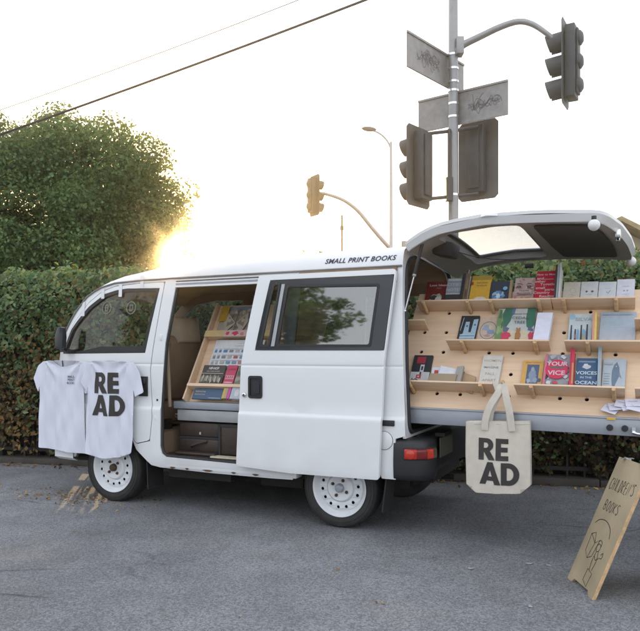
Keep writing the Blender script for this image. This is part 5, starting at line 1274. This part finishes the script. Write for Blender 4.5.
for q,tx in enumerate(('SMALL','PRINT','BOOKS')): m.text(tx,-2.285,.965-.025*q,.024,fnt(.0035),TEAL,.008,0,'CENTER',1.0)
m.build('chest_print',t1)
m=MB(V); m.poly([(-2.383,1.100),(-2.371,1.100),(-2.369,1.050),(-2.381,1.050)],[],lambda a,z:(a,f1(a,z)+.004,z),RUB); m.build('neck_tag',t1)
o2=[(-1.955,1.103),(-2.05,1.100),(-2.10,1.085),(-2.175,.93),(-2.118,.85),(-2.108,.905),(-2.12,.70),(-2.135,.375),(-2.02,.358),(-1.90,.350),(-1.78,.366),(-1.655,.410),(-1.648,.70),(-1.660,.885),(-1.640,.828),(-1.550,.868),(-1.60,1.02),(-1.652,1.090),(-1.78,1.102),(-1.83,1.094),(-1.875,1.091),(-1.92,1.095)]
n2_=[(-1.955,1.098),(-1.90,1.106),(-1.84,1.106),(-1.775,1.098),(-1.84,1.085),(-1.90,1.085)]
t2,f2,dc=tee('white T-shirt with big dark READ lettering, hung beside the door handle',o2,33,-2.13,-1.65,-.016,n2_,None)
m=MB(V); letters(m,[('RE',-2.030,-1.792,.850,1.012,.06),('AD',-2.048,-1.735,.678,.838,.04)],lambda a,z:(a,f2(a,z)-.0035,z),INK,dc); m.build('lettering',t2,angle=180)
# tote bag
bag=thing('tote_bag','natural canvas tote bag with black READ lettering hanging from a ledge peg by its straps','tote bag',(1.05,.03,.32),V)
def bag_y(x,z,e=0.): 
    v=(x-.85)/.385; dn=(.76-z)/.44
    return .035-.022*math.sin(math.pi*min(1,max(0,v)))*min(1,dn*1.4+.15)-.004*math.sin(v*13+1)*dn-.003*math.sin(v*21+dn*5)-e
bo_=[(.849,.747),(.95,.752),(1.12,.757),(1.230,.763),(1.234,.60),(1.236,.385),(1.176,.330),(1.05,.322),(.914,.316),(.852,.362),(.848,.55)]
dcb=(frange(.84,1.24,.0175),frange(.32,.77,.02))
m=MB(V); m.poly(rounded(bo_,.008,2),[],lambda x,z:(x,bag_y(x,z),z),CANV,thick=.002,dice=dcb); m.poly(rounded(bo_,.008,2),[],lambda x,z:(x,.075-.4*(bag_y(x,z)-.035),z),CANV,thick=.002,dice=dcb)
n_=len(bo_); P=[]
for x,z in bo_[3:]+bo_[:1]: P+=[(x,bag_y(x,z),z),(x,.075-.4*(bag_y(x,z)-.035),z)]
m.add(P,[(2*i,2*i+1,2*i+3,2*i+2) for i in range(len(P)//2-1)],CANV); m.build('bag_body',bag,angle=180)
m=MB(V); m.poly([(.849,.727),(1.232,.743),(1.2325,.7455),(.8485,.7295)],[],lambda x,z:(x,bag_y(x,z)-.0012,z),pm('seam_stitch',(.42,.38,.32),.9)); m.build('hem',bag)
m=MB(V); letters(m,[('RE',.930,1.108,.520,.652,.03),('AD',.936,1.172,.374,.508,.02)],lambda a,z:(a,bag_y(a,z)-.0025,z),INK,dcb); m.build('lettering',bag,angle=180)
def strap(pts,wd):
    m=MB(V); P=smooth_path([Vector(p) for p in pts],5); vs=[]
    for i,p in enumerate(P):
        tt=(P[min(i+1,len(P)-1)]-P[max(i-1,0)]).normalized(); sd=tt.cross(Vector((0,1,0))).normalized()
        for e in (0,.003): vs+=[p+sd*wd/2+Vector((0,e,0)),p-sd*wd/2+Vector((0,e,0))]
    fs=[]
    for i in range(len(P)-1):
        a=4*i; c=a+4; fs+=[(a,a+1,c+1,c),(a+2,c+2,c+3,a+3),(a,c,c+2,a+2),(a+1,a+3,c+3,c+1)]
    m.add(vs,fs,CANV); m.build('strap',bag,angle=40)
pk=board_pt(.99,.128,.135)
strap([(.968,.018,.70),(.972,.015,.76),(.995,.02,.84),(1.045,.04,.93),(1.060,.07,.975)],.040)
strap([(1.060,.07,.975),(1.080,.045,.955),(1.100,.022,.88),(1.118,.016,.80),(1.130,.018,.70)],.040)
strap([(.985,.07,.74),(1.00,.07,.82),(1.05,.075,.93),(1.064,.085,.968),(1.085,.075,.92),(1.10,.07,.82),(1.11,.07,.74)],.038)
peg(disp,1.062,.125,board_pt,.15)

# ------------------------------------------------------------------ A-frame sign
s0=Vector((1.284,3.638,0)); s1=Vector((1.289,3.318,0)); e1=(s1-s0).normalized(); ax=Vector((-e1.y,e1.x,0)); ax=ax if ax.x>0 else -ax
wS=(s1-s0).length; lean=math.atan(.272/.629)
af=thing('sandwich_board','tan hand-lettered sandwich board with a line drawing, standing on the asphalt at the right','sign',tuple((s0+s1)/2+ax*.25))
def sg(a,b_,d=0.):   # a along bottom 0..w, b up the face, d towards the viewer side
    n=ax*(-math.cos(lean))+Vector((0,0,math.sin(lean)))
    return s0+e1*a+(ax*math.sin(lean)+Vector((0,0,math.cos(lean))))*b_+n*d
LS=.687
m=MB(); m.poly([(0,.0),(.055,.0),(.075,.022),(wS-.075,.022),(wS-.055,.0),(wS,.0),(wS,LS),(0,LS)],[],lambda a,b_:sg(a,b_,0),SIGW,thick=.016); m.build('front_panel',af,bevel=.0015)
m=MB()
for a0,a1 in ((wS+.0005,wS+.002),): m.add([sg(a0,0,0.001),sg(a0,LS,0.001),sg(a0,LS,-.017),sg(a0,0,-.017)],[(0,1,2,3)],PLYE)
m.build('panel_edge',af)
top=sg(0,LS,-.02)
def bk(a,b_,d=0.): 
    tp_=sg(a,LS,-.03); dirn=ax*math.sin(lean+.02)-Vector((0,0,math.cos(lean+.02)))
    return tp_+dirn*b_+ax*d
m=MB(); m.poly([(0,.0),(wS,.0),(wS,.69),(wS-.06,.69),(wS-.08,.66),(.08,.66),(.06,.69),(0,.69)],[],lambda a,b_:bk(a,b_,0),SIGW,thick=.014); m.build('back_panel',af)
m=MB(); 
for a in (.04,wS-.10): m.tube([sg(a,LS+.004,-.012),sg(a+.06,LS+.004,-.012)],.006,CHR,8); m.box((-.03,-.012,-.001),(.03,.012,.001),CHR,Matrix.Translation(sg(a+.03,LS+.006,-.010)))
m.build('hinge',af)
ST={'C':[[(.8,.85),(.45,1),(.1,.7),(.08,.3),(.4,0),(.85,.12)]],'H':[[(.1,1),(.12,0)],[(.8,1),(.82,0)],[(.1,.5),(.82,.52)]],'I':[[(.4,1),(.42,0)]],'L':[[(.1,1),(.12,0),(.75,.02)]],
'D':[[(.1,1),(.1,0),(.55,.1),(.8,.5),(.55,.9),(.1,1)]],'R':[[(.1,0),(.1,1),(.6,.95),(.7,.7),(.1,.5),(.8,0)]],'E':[[(.8,1),(.1,1),(.12,0),(.85,0)],[(.1,.52),(.65,.52)]],'N':[[(.1,0),(.1,1),(.78,0),(.8,1)]],
"'":[[(.35,1.05),(.3,.82)]],'S':[[(.78,.88),(.4,1),(.12,.76),(.5,.5),(.8,.25),(.45,0),(.08,.12)]],'B':[[(.1,0),(.1,1),(.6,.95),(.62,.6),(.1,.53),(.7,.45),(.72,.08),(.1,0)]],'O':[[(.45,1),(.1,.6),(.2,.08),(.6,0),(.85,.5),(.7,.92),(.45,1)]],'K':[[(.1,1),(.12,0)],[(.8,1),(.12,.45),(.82,0)]]}
mk=pm('black_marker',(.03,.027,.024),.7)
m=MB(); f_=lambda a,b_:sg(a,b_,.0012)
def hand(txt,x,y,cw,ch,slant,seed):
    r=random.Random(seed)
    for c in txt:
        if c in ST:
            for stq in ST[c]:
                pts=[(x+(p[0]*cw*.82)+slant*p[1]*ch+r.uniform(-.001,.001), y+p[1]*ch+r.uniform(-.0015,.0015)) for p in stq]
                if c in 'COSDB' or len(pts)>3 and c not in 'EN': pts=smooth2(pts)
                m.ribbon(pts,.0034,f_,mk)
        x+=cw*(.55 if c in "I'" else 1.); y+=r.uniform(-.002,.003)
hand("CHILDREN'S",.030,.515,.0288,.060,.06,1)
hand("BOOKS",.060,.405,.034,.052,.06,2)
for p in ([(.045,.325),(.08,.352),(.15,.360),(.215,.335),(.245,.290)],):
    m.ribbon(smooth2(p),.004,f_,mk)
# line drawing: an open book and a child with a book, loosely sketched
def sk(p,w=.0034,sm=True): m.ribbon(smooth2(p) if sm else p,w,f_,mk)
sk([(.060,.270),(.066,.180),(.110,.150),(.128,.235),(.060,.270)],sm=False); sk([(.128,.235),(.165,.262),(.150,.170),(.110,.150)],sm=False); sk([(.060,.270),(.10,.285),(.128,.235)],sm=False)
sk([(.172,.245),(.160,.225),(.175,.205),(.198,.215),(.196,.240),(.172,.245)]); sk([(.160,.235),(.170,.262),(.195,.258),(.202,.235)])
sk([(.178,.205),(.172,.150),(.182,.110)]); sk([(.195,.210),(.212,.165),(.205,.110)]); sk([(.178,.180),(.20,.165),(.225,.185)])
sk([(.165,.110),(.222,.098),(.214,.030),(.160,.050),(.165,.110)],sm=False); sk([(.230,.200),(.245,.215),(.250,.190),(.232,.185)])
m.build('hand_lettering',af)
# pale scraps on the asphalt
for i,(u,v,l) in enumerate(((529,564,'small pale scrap of paper on the asphalt below the tote bag'),(549,566,'pale paper fleck just right of the scrap below the tote bag'),(471,569,'pale fleck on the asphalt left of the other scraps'),(530,607,'pale scrap near the bottom of the picture left of the sandwich board'))):
    Y=H*700/(v-350); X=(u-320)/700*Y; r=random.Random(i); m=MB()
    m.poly([(X+.022*math.cos(a)*r.uniform(.3,1.1),Y+.03*math.sin(a)*r.uniform(.3,1.1)) for a in (0,1,2,3,4,5)],[],lambda a,b_:(a,b_,.003+.12*max(0,a-X)+.05*max(0,Y-b_)),paper((.34,.34,.36)),thick=.0008)
    o=m.build('paper_scrap',base=(X,Y,0)); tag(o,l,'scrap','pale scraps on the asphalt')
